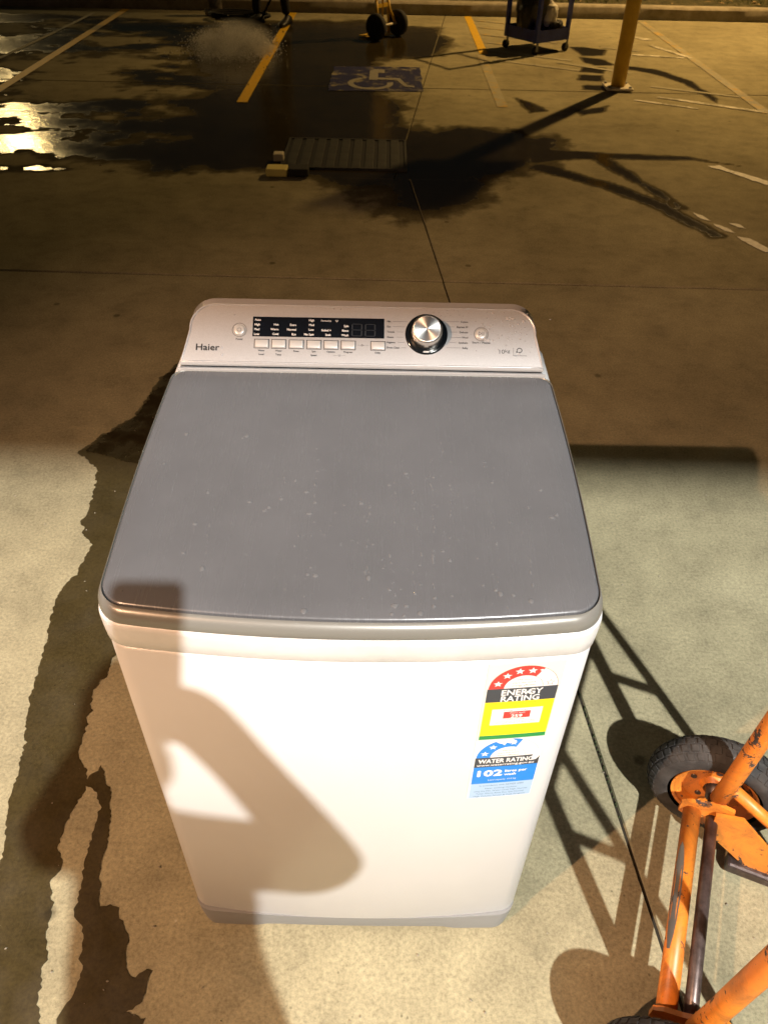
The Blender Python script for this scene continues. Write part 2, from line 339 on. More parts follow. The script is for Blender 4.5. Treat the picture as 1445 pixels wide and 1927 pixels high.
TRAILS = [[(0.95, 4.58), (1.25, 4.68), (1.62, 4.71), (2.02, 4.71), (2.30, 4.62), (2.02, 4.79), (1.6, 4.83), (1.2, 4.88), (0.92, 4.90)],
          [(0.9, 4.48), (1.1, 4.33), (1.35, 4.09), (1.55, 3.81), (1.72, 3.40), (1.83, 3.42), (1.65, 3.88), (1.45, 4.19), (1.17, 4.46), (0.98, 4.62)],
          [(1.36, 4.70), (1.50, 4.30), (1.68, 3.80), (1.74, 3.81), (1.60, 4.30), (1.48, 4.74)],
          [(1.84, 8.36), (1.97, 8.36), (2.19, 8.25), (2.11, 7.95), (1.9, 7.93)], [(1.86, 7.88), (2.05, 7.80), (2.14, 7.54), (1.95, 7.52), (1.87, 7.63)], [(1.80, 7.42), (2.02, 7.43), (1.95, 7.17), (1.75, 7.24)],
          [(1.71, 7.12), (1.93, 7.12), (1.86, 6.88), (1.66, 6.91)], [(1.68, 6.73), (1.92, 6.74), (1.85, 6.55), (1.65, 6.57)], [(1.05, 6.26), (1.17, 6.10), (1.27, 5.86), (1.10, 5.79)], [(1.47, 5.88), (1.75, 6.07), (1.70, 5.90), (1.48, 5.73)],
          [(2.23, 7.53), (2.46, 7.40), (2.66, 7.02), (2.70, 6.37), (2.65, 6.22), (2.57, 6.88), (2.39, 7.22), (2.20, 7.37)]]
def wetness(P):
    n1 = np.array(fbm(P[:, 0], P[:, 1], 1.7, 1.1, 3.1)); n2 = np.array(fbm(P[:, 0], P[:, 1], 0.75, 1.35, 9.4)); n3 = np.array(fbm(P[:, 0], P[:, 1], 6.0, 5.0, 5.2, 4))
    f = sdist(P, MAIN)/0.22+0.95*n1+0.35*n3
    fl_ = np.minimum(sdist(P, LEFT)/0.10, 0.55)-0.35+1.9*n2+0.5*n3
    fl_ -= 2.2*np.exp(-((P[:, 1]-4.42)/0.13)**2)*np.clip((-1.15-P[:, 0])/0.3, 0, 1)          # drier strip along the slab edge
    f = np.maximum(f, fl_)
    for T in TRAILS: f = np.maximum(f, sdist(P, T)/0.035+0.55*n3+0.25*n1)
    f = np.where(P[:, 1] < 4.236, np.minimum(f, np.maximum(sdist(P, MAIN)/0.22+0.6*n1, f*(P[:, 0] > 0.9))), f)
    tt = np.clip(f*0.5+0.5, 0, 1); return tt*tt*(3-2*tt)
def slab(q, wet=False):
    g = 0.0032; cx = sum(p[0] for p in q)/4; cy = sum(p[1] for p in q)/4
    def inset(d): return [(p[0]-math.copysign(d, p[0]-cx), p[1]-math.copysign(d*(0.04 if abs(p[1]-4.235) < .01 else 2.0), p[1]-cy)) for p in q]   # the joint at y = 4.235 is a tight cold joint
    a, b_ = inset(g), inset(g+0.002)
    m = MB().loft([[(x, y, -0.04) for x, y in a], [(x, y, -0.005) for x, y in a], [(x, y, 0.0) for x, y in b_]], False, False, not wet)
    if not wet: m.build('concrete_slab', M['concrete'], ground); return
    nu = max(2, int((b_[1][0]-b_[0][0])/0.032)); nv = max(2, int((b_[3][1]-b_[0][1])/0.032)); B = np.array(b_)
    U, V = np.meshgrid(np.linspace(0, 1, nu+1), np.linspace(0, 1, nv+1)); U = U.ravel()[:, None]; V = V.ravel()[:, None]
    P = (1-V)*((1-U)*B[0]+U*B[1])+V*((1-U)*B[3]+U*B[2]); n0 = len(m.v)
    m.add([(x, y, 0.0) for x, y in P.tolist()], [(j*(nu+1)+i, j*(nu+1)+i+1, (j+1)*(nu+1)+i+1, (j+1)*(nu+1)+i) for j in range(nv) for i in range(nu)], True)
    o = m.build('concrete_slab', M['wetfield'], ground); at = o.data.attributes.new('wet', 'FLOAT', 'POINT')
    at.data.foreach_set('value', np.concatenate([np.zeros(n0), wetness(P)]).astype('f'))
for lo, hi, jx in rows:
    cols = [lambda y: -14, lambda y: XL, jx, lambda y: XR, lambda y: 14]
    for a, b_ in zip(cols[:-1], cols[1:]):
        def corner(fx, fy):
            x = fx(3)
            for _ in range(6): y = fy(x); x = fx(y)
            return (x, fy(x))
        slab([corner(a, lo), corner(b_, lo), corner(b_, hi), corner(a, hi)], hi(0) > 3 and a(0) > -9 and b_(0) < 9)

def ragged(pts, amp, step, seed, freq=6.0):
    out = []; n = len(pts); L = 0
    for i in range(n):
        a = Vector((*pts[i], 0)); b_ = Vector((*pts[(i+1) % n], 0)); d = b_-a; k = max(1, int(d.length/step))
        nn = Vector((-d.y, d.x, 0)).normalized()
        for j in range(k):
            p = a+d*(j/k); q = p*freq+Vector((seed*7.3, seed*3.1, 0))
            e = noise.noise(q)+0.6*noise.noise(q*2.7)+0.45*noise.noise(q*6.9)+0.3*noise.noise(q*17)
            out.append((p.x+nn.x*amp*e, p.y+nn.y*amp*e))
    return out
# near water stains beside the washing machine
s1 = [(-0.74,2.08),(-0.8,1.93),(-0.835,1.66),(-0.915,1.56),(-0.96,1.455),(-0.87,1.36),(-0.845,1.22),(-0.85,1.12),(-0.79,1.00),(-0.80,0.91),(-0.822,0.825),(-0.812,0.715),(-0.796,0.643),(-0.785,0.54),(-0.775,0.458),(-0.752,0.382),(-0.735,0.27),(-0.727,0.223),(-0.71,0.15),(-0.705,0.095),(-0.68,0.035),(-0.665,0.0),(-0.655,-0.06),(-0.68,-0.25),
      (-0.535,-0.25),(-0.537,-0.16),(-0.55,-0.09),(-0.557,-0.046),(-0.572,-0.01),(-0.57,0.03),(-0.585,0.077),(-0.58,0.11),(-0.597,0.14),(-0.6,0.195),(-0.592,0.23),(-0.585,0.285),(-0.592,0.316),(-0.62,0.35),(-0.625,0.4),(-0.636,0.474),(-0.638,0.525),(-0.62,0.57),(-0.615,0.64),(-0.55,0.75),(-0.52,1.0),(-0.5,1.5),(-0.5,1.9),(-0.6,2.1)]
s2 = [(-0.59,0.285),(-0.566,0.33),(-0.555,0.30),(-0.53,0.272),(-0.513,0.22),(-0.506,0.172),(-0.50,0.112),(-0.485,0.035),(-0.448,0.034),(-0.425,-0.007),(-0.41,-0.05),(-0.395,-0.083),(-0.362,-0.072),(-0.366,-0.12),(-0.398,-0.14),(-0.355,-0.145),(-0.37,-0.19),(-0.38,-0.26),
      (-0.51,-0.26),(-0.505,-0.15),(-0.485,-0.10),(-0.489,-0.06),(-0.507,-0.01),(-0.53,0.03),(-0.535,0.1),(-0.54,0.17),(-0.535,0.235),(-0.56,0.262)]
st = sheet_poly(ragged(s1, 0.010, 0.006, 21, 22), 0.0009, 'water_stain', M['damp']); tag(st, kind='structure')
st = sheet_poly(ragged(s2, 0.008, 0.006, 22, 24), 0.0014, 'water_stain', M['damp']); tag(st, kind='structure')

st = sheet_poly(ragged([(-0.72, 2.08), (-0.79, 1.93), (-0.825, 1.66), (-0.90, 1.56), (-0.94, 1.47), (-0.75, 1.40), (-0.5, 1.43), (-0.5, 1.9), (-0.6, 2.1)], 0.012, 0.006, 23, 20), 0.0020, 'water_stain', M['soaked']); tag(st, kind='structure')

# painted markings
def strip(name, pts, wd, z, m):
    mb = MB(); V = [Vector((*p, 0)) for p in pts]; L = []; Rr = []
    for i, p in enumerate(V):
        d = (V[min(i+1, len(V)-1)]-V[max(i-1, 0)]).normalized(); n = Vector((-d.y, d.x, 0))*wd/2; L.append((p+n)[:2]); Rr.append((p-n)[:2])
    return sheet_poly(L+Rr[::-1], z, name, m)
ZP = 0.0035
for nm, x, y0, y1, m in (('bay_line', -3.03, 6.0, 10.0, 'yellow'), ('bay_line', -1.085, 5.93, 10.0, 'yellow'), ('bay_line', 0.945, 7.9, 10.0, 'yellow'), ('bay_line', 0.915, 5.95, 7.86, 'yellow_worn'), ('bay_line', 2.95, 5.92, 9.9, 'yellow_worn')):
    tag(strip(nm, ragged([(x, y0), (x, (y0+y1)/2), (x, y1)], 0.003, 0.2, int(y0*9), 4)[:-max(1, 1)] if False else [(x, y0), (x, y1)], 0.082, ZP, M[m]), kind='structure')
for k in range(6):      # hatched zone between the bays, worn away toward the pole
    y = 9.75-k*0.42
    tag(strip('hatch_line', [(1.02, y), (1.75, y-0.42*0.9)], 0.07, ZP+0.0006, M['yellow_worn' if k < 4 else 'white_faint']), kind='structure')
for a, b_, m, wd in (((2.22, 6.37), (2.93, 5.96), 'white_worn', .06), ((2.25, 6.72), (2.9, 6.42), 'white_faint', .05), ((2.0, 6.25), (2.45, 6.02), 'white_worn', .04), ((2.16, 8.35), (2.5, 8.18), 'white_faint', .06),
                     ((2.40, 8.02), (2.88, 7.92), 'white_worn', .06), ((2.70, 8.52), (2.94, 7.92), 'white_worn', .06), ((2.62, 8.95), (2.78, 8.78), 'white_worn', .10), ((1.6, 7.6), (2.2, 7.2), 'white_faint', .06)):
    tag(strip('hatch_line', [a, b_], wd, ZP+0.001, M[m]), kind='structure')
tag(strip('pale_line', [(-3.32, 9.7), (-3.38, 8.4), (-3.46, 7.2)], 0.045, ZP, M['white_faint']), kind='structure')  # thin pale line beside the left bay line
for sd, pts in ((31, [(2.08, 4.60), (2.16, 4.62), (2.20, 4.53), (2.30, 4.42), (2.45, 4.2), (2.6, 4.02), (2.48, 3.98), (2.36, 4.20), (2.22, 4.42)]), (32, [(1.735, 3.76), (1.78, 3.72), (1.80, 3.64), (1.765, 3.66)]), (33, [(1.80, 3.60), (1.86, 3.55), (1.88, 3.48), (1.83, 3.50)]),
                (34, [(1.89, 3.62), (1.94, 3.60), (1.96, 3.54), (1.92, 3.56)]), (35, [(1.87, 3.43), (1.93, 3.40), (2.0, 3.24), (1.95, 3.23), (1.89, 3.34)])):
    tag(sheet_poly(ragged(pts, 0.010, 0.015, sd, 12), ZP, 'paint_scuff', M['white_paint']), kind='structure')
# blue bay marking with the wheelchair symbol
tag(sheet_poly(ragged([(-0.455, 6.35), (0.315, 6.38), (0.318, 7.27), (-0.455, 7.23)], 0.012, 0.04, 41, 6), ZP, 'accessible_bay_marking', M['blue_paint']), kind='structure')
mb = MB(); cx, cy = -0.115, 6.62
def arcpts(cx, cy, r, a0, a1, n): return [(cx+r*math.cos(R(a0+(a1-a0)*i/n)), cy+r*math.sin(R(a0+(a1-a0)*i/n))) for i in range(n+1)]
def flat(mb, pts, z):
    bm = bmesh.new(); bm.faces.new([bm.verts.new((x, y, z)) for x, y in pts]); bm.normal_update()
    for f in bm.faces:
        if f.normal.z < 0: f.normal_flip()
    bmesh.ops.triangulate(bm, faces=bm.faces[:]); mb.bm(bm)
zq = ZP+0.0018
# symbol: seen from the kerb side it is upright towards +y
wo = [(x, cy+(y-cy)*1.15) for x, y in arcpts(cx, cy, 0.19, 118, 372, 26)]; wi = [(x, cy+(y-cy)*1.15) for x, y in arcpts(cx, cy, 0.14, 372, 118, 26)]
flat(mb, wo+wi, zq)
flat(mb, [(-0.13, 6.74), (-0.055, 6.74), (-0.055, 7.0), (0.0, 7.0), (0.0, 7.12), (-0.09, 7.14), (-0.13, 7.08)], zq+0.0005)
flat(mb, [(-0.055, 6.75), (0.10, 6.75), (0.17, 6.52), (0.25, 6.50), (0.25, 6.545), (0.19, 6.57), (0.13, 6.82), (-0.055, 6.82)], zq+0.001)
tag(mb.build('wheelchair_symbol', M['white_dull']), kind='structure')

# kerb and planted verge
kb = MB(); prof = [(10.045, -0.03), (10.045, 0.105), (10.062, 0.125), (10.085, 0.13), (10.20, 0.13), (10.20, -0.03)]
nx = 60; rings = []
for i in range(nx+1):
    x = -8+16*i/nx; rings.append([(x, y+0.006*noise.noise((x*1.7, y*3, 0)), z+0.004*noise.noise((x*2.1, y, 4))) for y, z in prof])
kb.loft(rings, True, True, True, close=True); o = kb.build('kerb', M['kerb'], sharp=40); tag(o, kind='structure')
vb = MB(); nx, ny = 80, 40; vsx = []
for j in range(ny+1):
    for i in range(nx+1):
        x = -9+18*i/nx; y = 10.19+10*(j/ny)**1.5; vsx.append((x, y, 0.10+0.05*noise.noise((x*2, y*2, 0))+0.04*noise.noise((x*7, y*7, 2))))
vb.add(vsx, [(j*(nx+1)+i, j*(nx+1)+i+1, (j+1)*(nx+1)+i+1, (j+1)*(nx+1)+i) for j in range(ny) for i in range(nx)], True)
tag(vb.build('garden_bed', M['mulch']), kind='structure')
gm = MB(); lm = MB()
for k in range(1500):
    x = random.uniform(-6, 6); y = 10.22+abs(random.gauss(0, 0.7))
    if noise.noise((x*0.9, y*0.9, 5)) < -0.02: continue
    z = 0.10; s = random.uniform(0.03, 0.09); an = random.uniform(0, 6.28); dx, dy = math.cos(an)*s*0.5, math.sin(an)*s*0.5
    gm.add([(x, y, z), (x+dx-dy*.25, y+dy+dx*.25, z+s*.7), (x+dx*2, y+dy*2, z+s), (x+dx+dy*.25, y+dy-dx*.25, z+s*.65)], [(0, 1, 2, 3)])
for k in range(260):
    x = random.uniform(-5, 5.5); y = 10.2+abs(random.gauss(0, 0.8)); z = 0.135+random.uniform(0, .04); s = random.uniform(0.02, 0.05); an = random.uniform(0, 6.28)
    c_, s_ = math.cos(an)*s, math.sin(an)*s
    lm.add([(x-c_, y-s_, z), (x+s_*.4, y-c_*.4, z+.008), (x+c_, y+s_, z+.003), (x-s_*.4, y+c_*.4, z+.012)], [(0, 1, 2, 3)])
tag(gm.build('weeds', M['leaf']), 'low green weeds growing in the mulch behind the kerb', 'weeds', kind='stuff')
tag(lm.build('leaf_litter', M['litter']), 'dry brown leaves scattered on the mulch behind the kerb', 'leaves', kind='stuff')

# awning behind the camera: its fascia cuts the white light off beyond the machine
aw = thing('shop_awning', 'flat grey shop awning behind the viewpoint', 'awning', (0, -3.05, 0), R(-0.9))
MB().box((-7, 0.0, 4.785), (7, 0.05, 9.18)).build('fascia', M['awning'], aw)
MB().box((-7, -4.6, 9.19), (7, 0.05, 9.26)).build('roof_sheet', M['awning'], aw)
for x in (-6.5, 6.5): MB().tube([(x, -0.1, 0), (x, -0.1, 9.18)], 0.05).build('post', M['galv'], aw)
fl = thing('tube_light', 'bare lamp hung under the awning behind the viewpoint', 'lamp', WP); MB().box((-0.3, -0.05, 0.05), (0.3, 0.05, 0.17)).build('housing', M['housing'], fl)
fl = thing('flood_light', 'warm floodlight on a pole behind the viewpoint', 'lamp', YP)
MB().box((-0.12, -0.10, 0.07), (0.12, 0.06, 0.12)).build('housing', M['housing'], fl); MB().tube([(0, -0.14, -YP.z), (0, -0.14, 0.09)], 0.04).build('pole', M['galv'], fl)
for P, lb in ((S3, 'tall galvanised street lamp beyond the garden bed on the right'), (S4, 'galvanised street lamp beyond the garden bed on the left')):
    sl = thing('street_lamp', lb, 'street lamp', (P.x, P.y+0.9, 0), group='street lamps beyond the garden bed')
    MB().tube([(0, 0, 0), (0, 0, P.z+0.2), (0, -0.3, P.z+0.45), (0, -0.7, P.z+0.4)], [0.07, 0.05, 0.04, 0.03]).build('pole', M['galv'], sl)
    MB().box((-0.15, -1.15, P.z+0.22), (0.15, -0.65, P.z+0.38), 0.03).build('lamp_head', M['housing'], sl)

# ================================================================== WASHING MACHINE
wm = thing('washing_machine', 'white top-loading washing machine with silver control console and grey lid', 'washing machine')
BOW = 0.022
def front(x, hw=0.30): return BOW*(x/0.30)**2
def outline(hw, yo, yb, r, n=10, sidebow=0.004, BOW=BOW):
    def front(x): return BOW*(x/0.30)**2
    """counter-clockwise plan outline: bowed front, rounded corners, straight back"""
    pts = []
    yc = yo+front(hw-r)
    m = 28
    for i in range(m+1):                       # front left to right
        x = -(hw-r)+2*(hw-r)*i/m; pts.append((x, yo+front(x)))
    sl = math.atan(2*BOW*(hw-r)/0.09)          # tangent at the end of the bow
    for i in range(1, n+1):
        a = -math.pi/2+sl+(math.pi/2-sl)*i/n
        c = (hw-r-math.sin(sl)*-1*r*-1, yc+math.cos(sl)*r)
        pts.append((c[0]+r*math.cos(a)-0.0, c[1]+r*math.sin(a)))
    ox = hw-max(p[0] for p in pts)
    ys = pts[-1][1]; k = 10
    right = []
    xs = pts[-1][0]
    for i in range(1, k+1):
        t = i/k; right.append((xs+sidebow*math.sin(math.pi*t)*1.0, ys+(yb-0.02-ys)*t))
    back = []
    for i in range(1, 5):
        a = i/4*math.pi/2; back.append((xs-0.02+0.02*math.cos(a), yb-0.02+0.02*math.sin(a)))
    R_ = pts[m+1:]+right+back
    L_ = [(-x, y) for x, y in reversed(R_)]
    return pts[:m+1]+R_+L_
def ring(hw, yo, yb, r, z, slope=0.0): return [(x, y, z+slope*max(y, 0)) for x, y in outline(hw, yo, yb, r)]
YB = 0.60
# grey base skirt with raised lower edge between its feet
def skirtz(x, y):
    a = abs(x); t = min(1, max(0, (a-0.155)/0.035)); t = t*t*(3-2*t)
    return 0.012-0.010*t if y < 0.3 else 0.004
r0 = [(x, y, skirtz(x, y)) for x, y in outline(0.288, 0.0045, YB-0.012, 0.034, BOW=0.006)]
r1 = [(x, y, 0.03) for x, y in outline(0.2925, 0.0015, YB-0.006, 0.034, BOW=0.009)]
r2 = [(x, y, 0.056) for x, y in outline(0.2965, 0.0005, YB-0.003, 0.034, BOW=0.013)]
ri = [(x, y, z+0.02) for (x, y, z) in [(x, y, skirtz(x, y)) for x, y in outline(0.276, 0.018, YB-0.03, 0.036, BOW=0.006)]]
r3 = [(x, y, 0.0565) for x, y in outline(0.27, 0.03, YB-0.03, 0.03)]
MB().loft([ri, r0, r1, r2, r3]).build('base', M['base'], wm, sharp=50)
for x in (-0.262, -0.178, 0.178, 0.262):
    MB().lathe([(0.012, 0.0), (0.012, 0.02)], 12, Matrix.Translation((x, 0.030 if abs(x) > .2 else .022, 0))).build('foot', M['rubber_foot'], wm)
for x in (-0.22, 0.22): MB().lathe([(0.02, 0.0), (0.02, 0.03)], 12, Matrix.Translation((x, 0.52, 0))).build('foot', M['rubber_foot'], wm)
# cabinet
rings = [ring(0.2960, 0.0030, YB-.002, 0.032, 0.0545), ring(0.2988, 0.0012, YB, 0.033, 0.0550), ring(0.3, 0.0, YB, 0.034, 0.058), ring(0.3, 0.0, YB, 0.034, 0.40), ring(0.3, 0.0, YB, 0.034, 0.795), ring(0.2975, 0.003, YB, 0.033, 0.799), ring(0.292, 0.008, YB, 0.032, 0.7992)]
MB().loft(rings).build('cabinet', M['enamel'], wm, sharp=60)
SL = 0.080
# white top frame: recessed groove, then flares out under the lid
rings = [ring(0.2955, 0.005, YB, 0.034, 0.795), ring(0.2965, 0.004, YB, 0.034, 0.8015), ring(0.3005, 0.0, YB, 0.036, 0.8025), ring(0.3025, -0.002, YB, 0.037, 0.806), ring(0.3035, -0.0035, YB, 0.038, 0.822, SL*.5), ring(0.3045, -0.0045, YB, 0.04, 0.838, SL*.9), ring(0.3040, -0.004, YB, 0.04, 0.8425, SL), ring(0.3005, 0.0, YB, 0.04, 0.8452, SL), ring(0.285, 0.014, YB, 0.04, 0.8445, SL)]
MB().loft(rings).build('top_frame', M['white_plastic'], wm, sharp=50)
# lid: silver band curving over to a dark gap, grey panel inside it
LB = 0.486
lid = MB().loft([ring(0.2995, 0.001, LB, 0.04, 0.8445, SL), ring(0.3028, -0.003, LB, 0.042, 0.8465, SL), ring(0.3034, -0.0034, LB, 0.043, 0.8505, SL), ring(0.3030, -0.0026, LB, 0.043, 0.8555, SL), ring(0.3020, -0.0008, LB, 0.043, 0.8597, SL), ring(0.3008, 0.0020, LB, 0.042, 0.8628, SL), ring(0.2998, 0.0048, LB-.003, 0.041, 0.8645, SL), ring(0.2990, 0.0070, LB-.004, 0.040, 0.8650, SL), ring(0.2985, 0.008, LB-.005, 0.039, 0.8635, SL), ring(0.2982, 0.0085, LB-.0055, 0.039, 0.8600, SL)])
lido = lid.build('lid', M['band'], wm, sharp=60)
MB().loft([ring(0.2990, 0.007, LB-.004, 0.039, 0.8606, SL), ring(0.27, 0.03, LB-.03, 0.03, 0.8606, SL)]).build('lid_gap', M['gap'], lido)
def panel_ring(d, z): return ring(0.2968-d, 0.0100+d, LB-.006-d, 0.037, z, SL)
pm = MB(); rr = [panel_ring(0, 0.8605), panel_ring(0.0002, 0.8650), panel_ring(0.0012, 0.8662), panel_ring(0.003, 0.8667)]
# fill the top as a grid of quads by shrinking the outline toward the middle line
last = panel_ring(0.003, 0.8667); cyl = 0.25
for s_ in (0.9, 0.7, 0.5, 0.3, 0.12):
    rr.append([(x*s_, cyl+(y-cyl)*s_, 0.8667+SL*(cyl+(y-cyl)*s_)+0.0006*(1-s_)) for x, y, z in last])
pm.loft(rr, True, False, True); pm.build('lid_panel', M['lid'], lido, sharp=35)
MB().box((-0.288, LB-0.0035, 0.8665+SL*LB-0.004), (0.287, LB+0.0005, 0.8665+SL*LB+0.0012), 0.0006).build('lid_rear_edge', M['silver_lip'], lido)
# channel between lid and console
zc = 0.9005
MB().box((-0.287, LB+0.0025, 0.86), (0.285, 0.505, zc)).build('channel', M['channel'], wm)
# console
KB = Vector((0, 0.5, 0.912)); KT = Vector((0, 0.572, 0.9735)); KV = (KT-KB).normalized(); KN = Vector((0, -KV.z, KV.y))
def K(u, v, h=0.0): return KB+Vector((u, 0, 0))+KV*v+KN*h
def koutline(d=0.0):
    pts = []; hb, ht, hgt = 0.2855-d, 0.2745-d, 0.0947-d; r = 0.040-d*0.5
    b0 = -0.004+d
    pts += [(-hb+0.571*0*i, b0) for i in (0,)]
    pts = [(-hb+2*hb*i/24, b0) for i in range(25)]
    def corner(sx):
        c = (sx*(ht-r), hgt-r); out = []
        for i in range(13):
            a = -0.10+(math.pi/2+0.10)*i/12; out.append((c[0]+sx*r*math.cos(a), c[1]+r*math.sin(a)))
        return out
    rc = corner(1); lc = corner(-1)[::-1]
    rside = [(hb+(rc[0][0]-hb)*i/4, b0+(rc[0][1]-b0)*i/4) for i in range(1, 4)]
    top = [(rc[-1][0]+(lc[0][0]-rc[-1][0])*i/20, hgt) for i in range(1, 20)]
    lside = [(-x, y) for x, y in rside[::-1]]
    return pts+rside+rc+top+lc+lside
def kring(d, h, back=None):
    out = []
    for u, v in koutline(d):
        p = K(u, v, h)
        if back is not None:
            t = max(0, v)/0.0947; p = Vector((p.x*1.008, YB, 0.84+(0.955-0.84)*t)) if back == 1 else Vector((p.x*1.006, p.y+(YB-p.y)*0.55, p.z+0.001-(0.012)*(1-t)))
        out.append(p)
    return out
cm = MB(); cm.loft([kring(0.0035, 0.0), kring(0.0022, 0.0016), kring(0.0012, 0.0018), kring(0.0002, 0.0012), kring(0.0, 0.0), kring(0, -0.004), kring(0, 0, 0.5), kring(0, 0, 1)])
con = cm.build('console', M['silver'], wm, sharp=60)
fm = MB(); base_ = koutline(0.0033); fm.loft([[K(u, v, 0.0002) for u, v in base_], [K(u*0.97, 0.047+(v-0.047)*0.85, 0.0002) for u, v in base_], [K(u*0.5, 0.047+(v-0.047)*0.4, 0.0002) for u, v in base_]], False, False, True)
fm.build('console_face', M['silver'], con)
MB().box((-0.2865, 0.4945, 0.9045), (0.2855, 0.501, 0.9105), 0.002).build('console_lip', M['silver_lip'], con)

# text helper: a Font curve turned into plain triangles
def text_shape(s):
    cu = bpy.data.curves.new('t', 'FONT'); cu.body = s; cu.size = 1.0; cu.resolution_u = 2; cu.fill_mode = 'FRONT'
    ob = bpy.data.objects.new('t', cu); C.objects.link(ob); dg = bpy.context.evaluated_depsgraph_get(); dg.update()
    me = bpy.data.meshes.new_from_object(ob.evaluated_get(dg)); vs = [(v.co.x, v.co.y) for v in me.vertices]; fs = [tuple(p.vertices) for p in me.polygons]
    bpy.data.objects.remove(ob); bpy.data.curves.remove(cu); bpy.data.meshes.remove(me); return vs, fs
TC = {}
def put_text(mb, s, cx, cy, h, mapf, w=None, align='C', bold=0.0, lift=0.0):
    """h = cap height, w = overall width if given; (cx,cy) = centre-left/centre/right on the baseline middle"""
    if s not in TC: TC[s] = text_shape(s)
    vs, fs = TC[s]
    x0 = min(v[0] for v in vs); x1 = max(v[0] for v in vs); sy = h/0.70; sx = (w/(x1-x0)) if w else sy*0.95
    W = (x1-x0)*sx; ox = {'C': -W/2, 'L': 0, 'R': -W}[align]
    offs = [(0, 0)] if not bold else [(-bold, 0), (bold, 0), (0, bold), (0, -bold)]
    for i, (bx, by) in enumerate(offs):
        mb.add([mapf(cx+ox+(x-x0)*sx+bx, cy+(y-0.35)*sy+by, lift+i*0.000012) for x, y in vs], fs)
def rect(mb, x0, y0, x1, y1, mapf, lift=0.0, nx=1):
    mb.loft([[mapf(x0+(x1-x0)*i/nx, y, lift) for i in range(nx+1)] for y in (y0, y1)], False, close=False)
kf = lambda u, v, l=0.0: K(u, v, 0.0006+l)
# display
dm = MB(); dm.loft([[K(u, v, h) for u, v in ((-0.1742+e, 0.0405+e), (0.0338-e, 0.0410+e), (0.0334-e, 0.0739-e), (-0.1745+e, 0.0733-e))] for h, e in ((-0.001, 0), (0.0007, 0.0), (0.0010, 0.0004))], False, False, True)
disp = dm.build('display', M['display'], con)
wt = MB(); df = lambda u, v, l=0.0: K(u, v, 0.00125+l)
for s, u, v in (('Auto', -0.1664, .0680), ('High', -0.1662, .0602), ('Med', -0.1664, .0522), ('Low', -0.1664, .0444)): put_text(wt, s, u-.005, v, 0.0035, df, bold=.00012, align='L')
for s, u, v in (('Hot', -.1335, .0606), ('Warm', -.1335, .0527), ('Cold', -.1335, .0449), ('Extra', -.1055, .0604), ('Normal', -.1055, .0526), ('Eco', -.1055, .0449), ('High', -.0775, .0686), ('Med', -.0775, .0608), ('Low', -.0775, .0530), ('No Spin', -.0775, .0452),
                ('Soiled +', -.0503, .0526), ('Soak', -.0503, .0450), ('Spin', -.0228, .0602), ('Rinse', -.0228, .0526), ('Wash', -.0228, .0450)): put_text(wt, s, u, v, 0.0035, df, bold=.00012, align='R')
put_text(wt, 'Favourite', -.0503, .0684, .0032, df, align='R')
def heart(mb, u, v, s, mapf):
    o_ = []; i_ = []
    for k in range(20):
        t = 2*math.pi*k/20; x = 16*math.sin(t)**3/17; y = (13*math.cos(t)-5*math.cos(2*t)-2*math.cos(3*t)-math.cos(4*t))/17
        o_.append(mapf(u+x*s, v+y*s)); i_.append(mapf(u+x*s*.68, v+y*s*.68+.0001))
    mb.loft([o_, i_], False)
heart(wt, -.0415, .0684, .0022, df)
wt.build('display_lettering', M['print_white'], disp)
sg = MB()
for du in (-0.0105, 0.0105):
    for a in ((-.007, .0205, .007, .0185), (-.007, .0010, .007, -.0010), (-.007, -.0185, .007, -.0205)): rect(sg, .0010+du+a[0], .0540+a[1]*.5, .0010+du+a[2], .0540+a[3]*.5, df)
    for x in (-.0085, .0065):
        for y in (.0008, -.0092): rect(sg, .0010+du+x, .0540+y, .0010+du+x+.002, .0540+y+.0084, df)
sg.build('display_digits', M['seg'], disp)
# push buttons
dk = MB(); blk = MB()
for u, lab in ((-.1592, ('Water', 'Level')), (-.1321, ('Water', 'Temp')), (-.1044, ('Rinse',)), (-.0767, ('Spin', 'Speed')), (-.0497, ('Options',)), (-.0228, ('Progress',)), (.0242, ('Delay',))):
    b0 = MB(); b0.loft([[K(u+x*(.0110-e), .0287+y*(.0068-e), h) for x, y in ((-1, -1), (1, -1), (1, 1), (-1, 1))] for h, e in ((0.0003, -0.0010), (0.0004, 0.0))], False)
    b1 = MB(); b1.loft([[K(u+x*(.0106-e), .0287+y*(.0064-e), h) for x, y in ((-1, -.85), (-.93, -1), (.93, -1), (1, -.85), (1, .85), (.93, 1), (-.93, 1), (-1, .85))] for h, e in ((-0.001, 0), (0.0016, 0.0), (0.0026, 0.0007), (0.0029, 0.0020))], False, False, True)
    bo = b1.build('button', M['button'], con, sharp=30); b0.build('button_shadow_gap', M['print_dark'], bo)
    for i, s in enumerate(lab): put_text(dk, s, u, .0176-i*.0062, .0029, kf, bold=.00012)
heart(dk, -.0362, .0115, .0021, kf)
for x0, x1 in ((-.046, -.040), (-.0325, -.0265)): rect(dk, x0, .0115, x1, .0118, kf)
for x0, x1 in ((-.0085, -.0045), (.0050, .0088)): rect(dk, x0, .0291, x1, .0294, kf)
o_ = [kf(-.0012+.0016*math.cos(2*math.pi*k/12), .0292+.0016*math.sin(2*math.pi*k/12)) for k in range(12)]; i_ = [kf(-.0012+.0010*math.cos(2*math.pi*k/12), .0292+.0010*math.sin(2*math.pi*k/12)) for k in range(12)]; dk.loft([o_, i_], False)
rect(dk, .0002, .0290, .0034, .0295, kf)
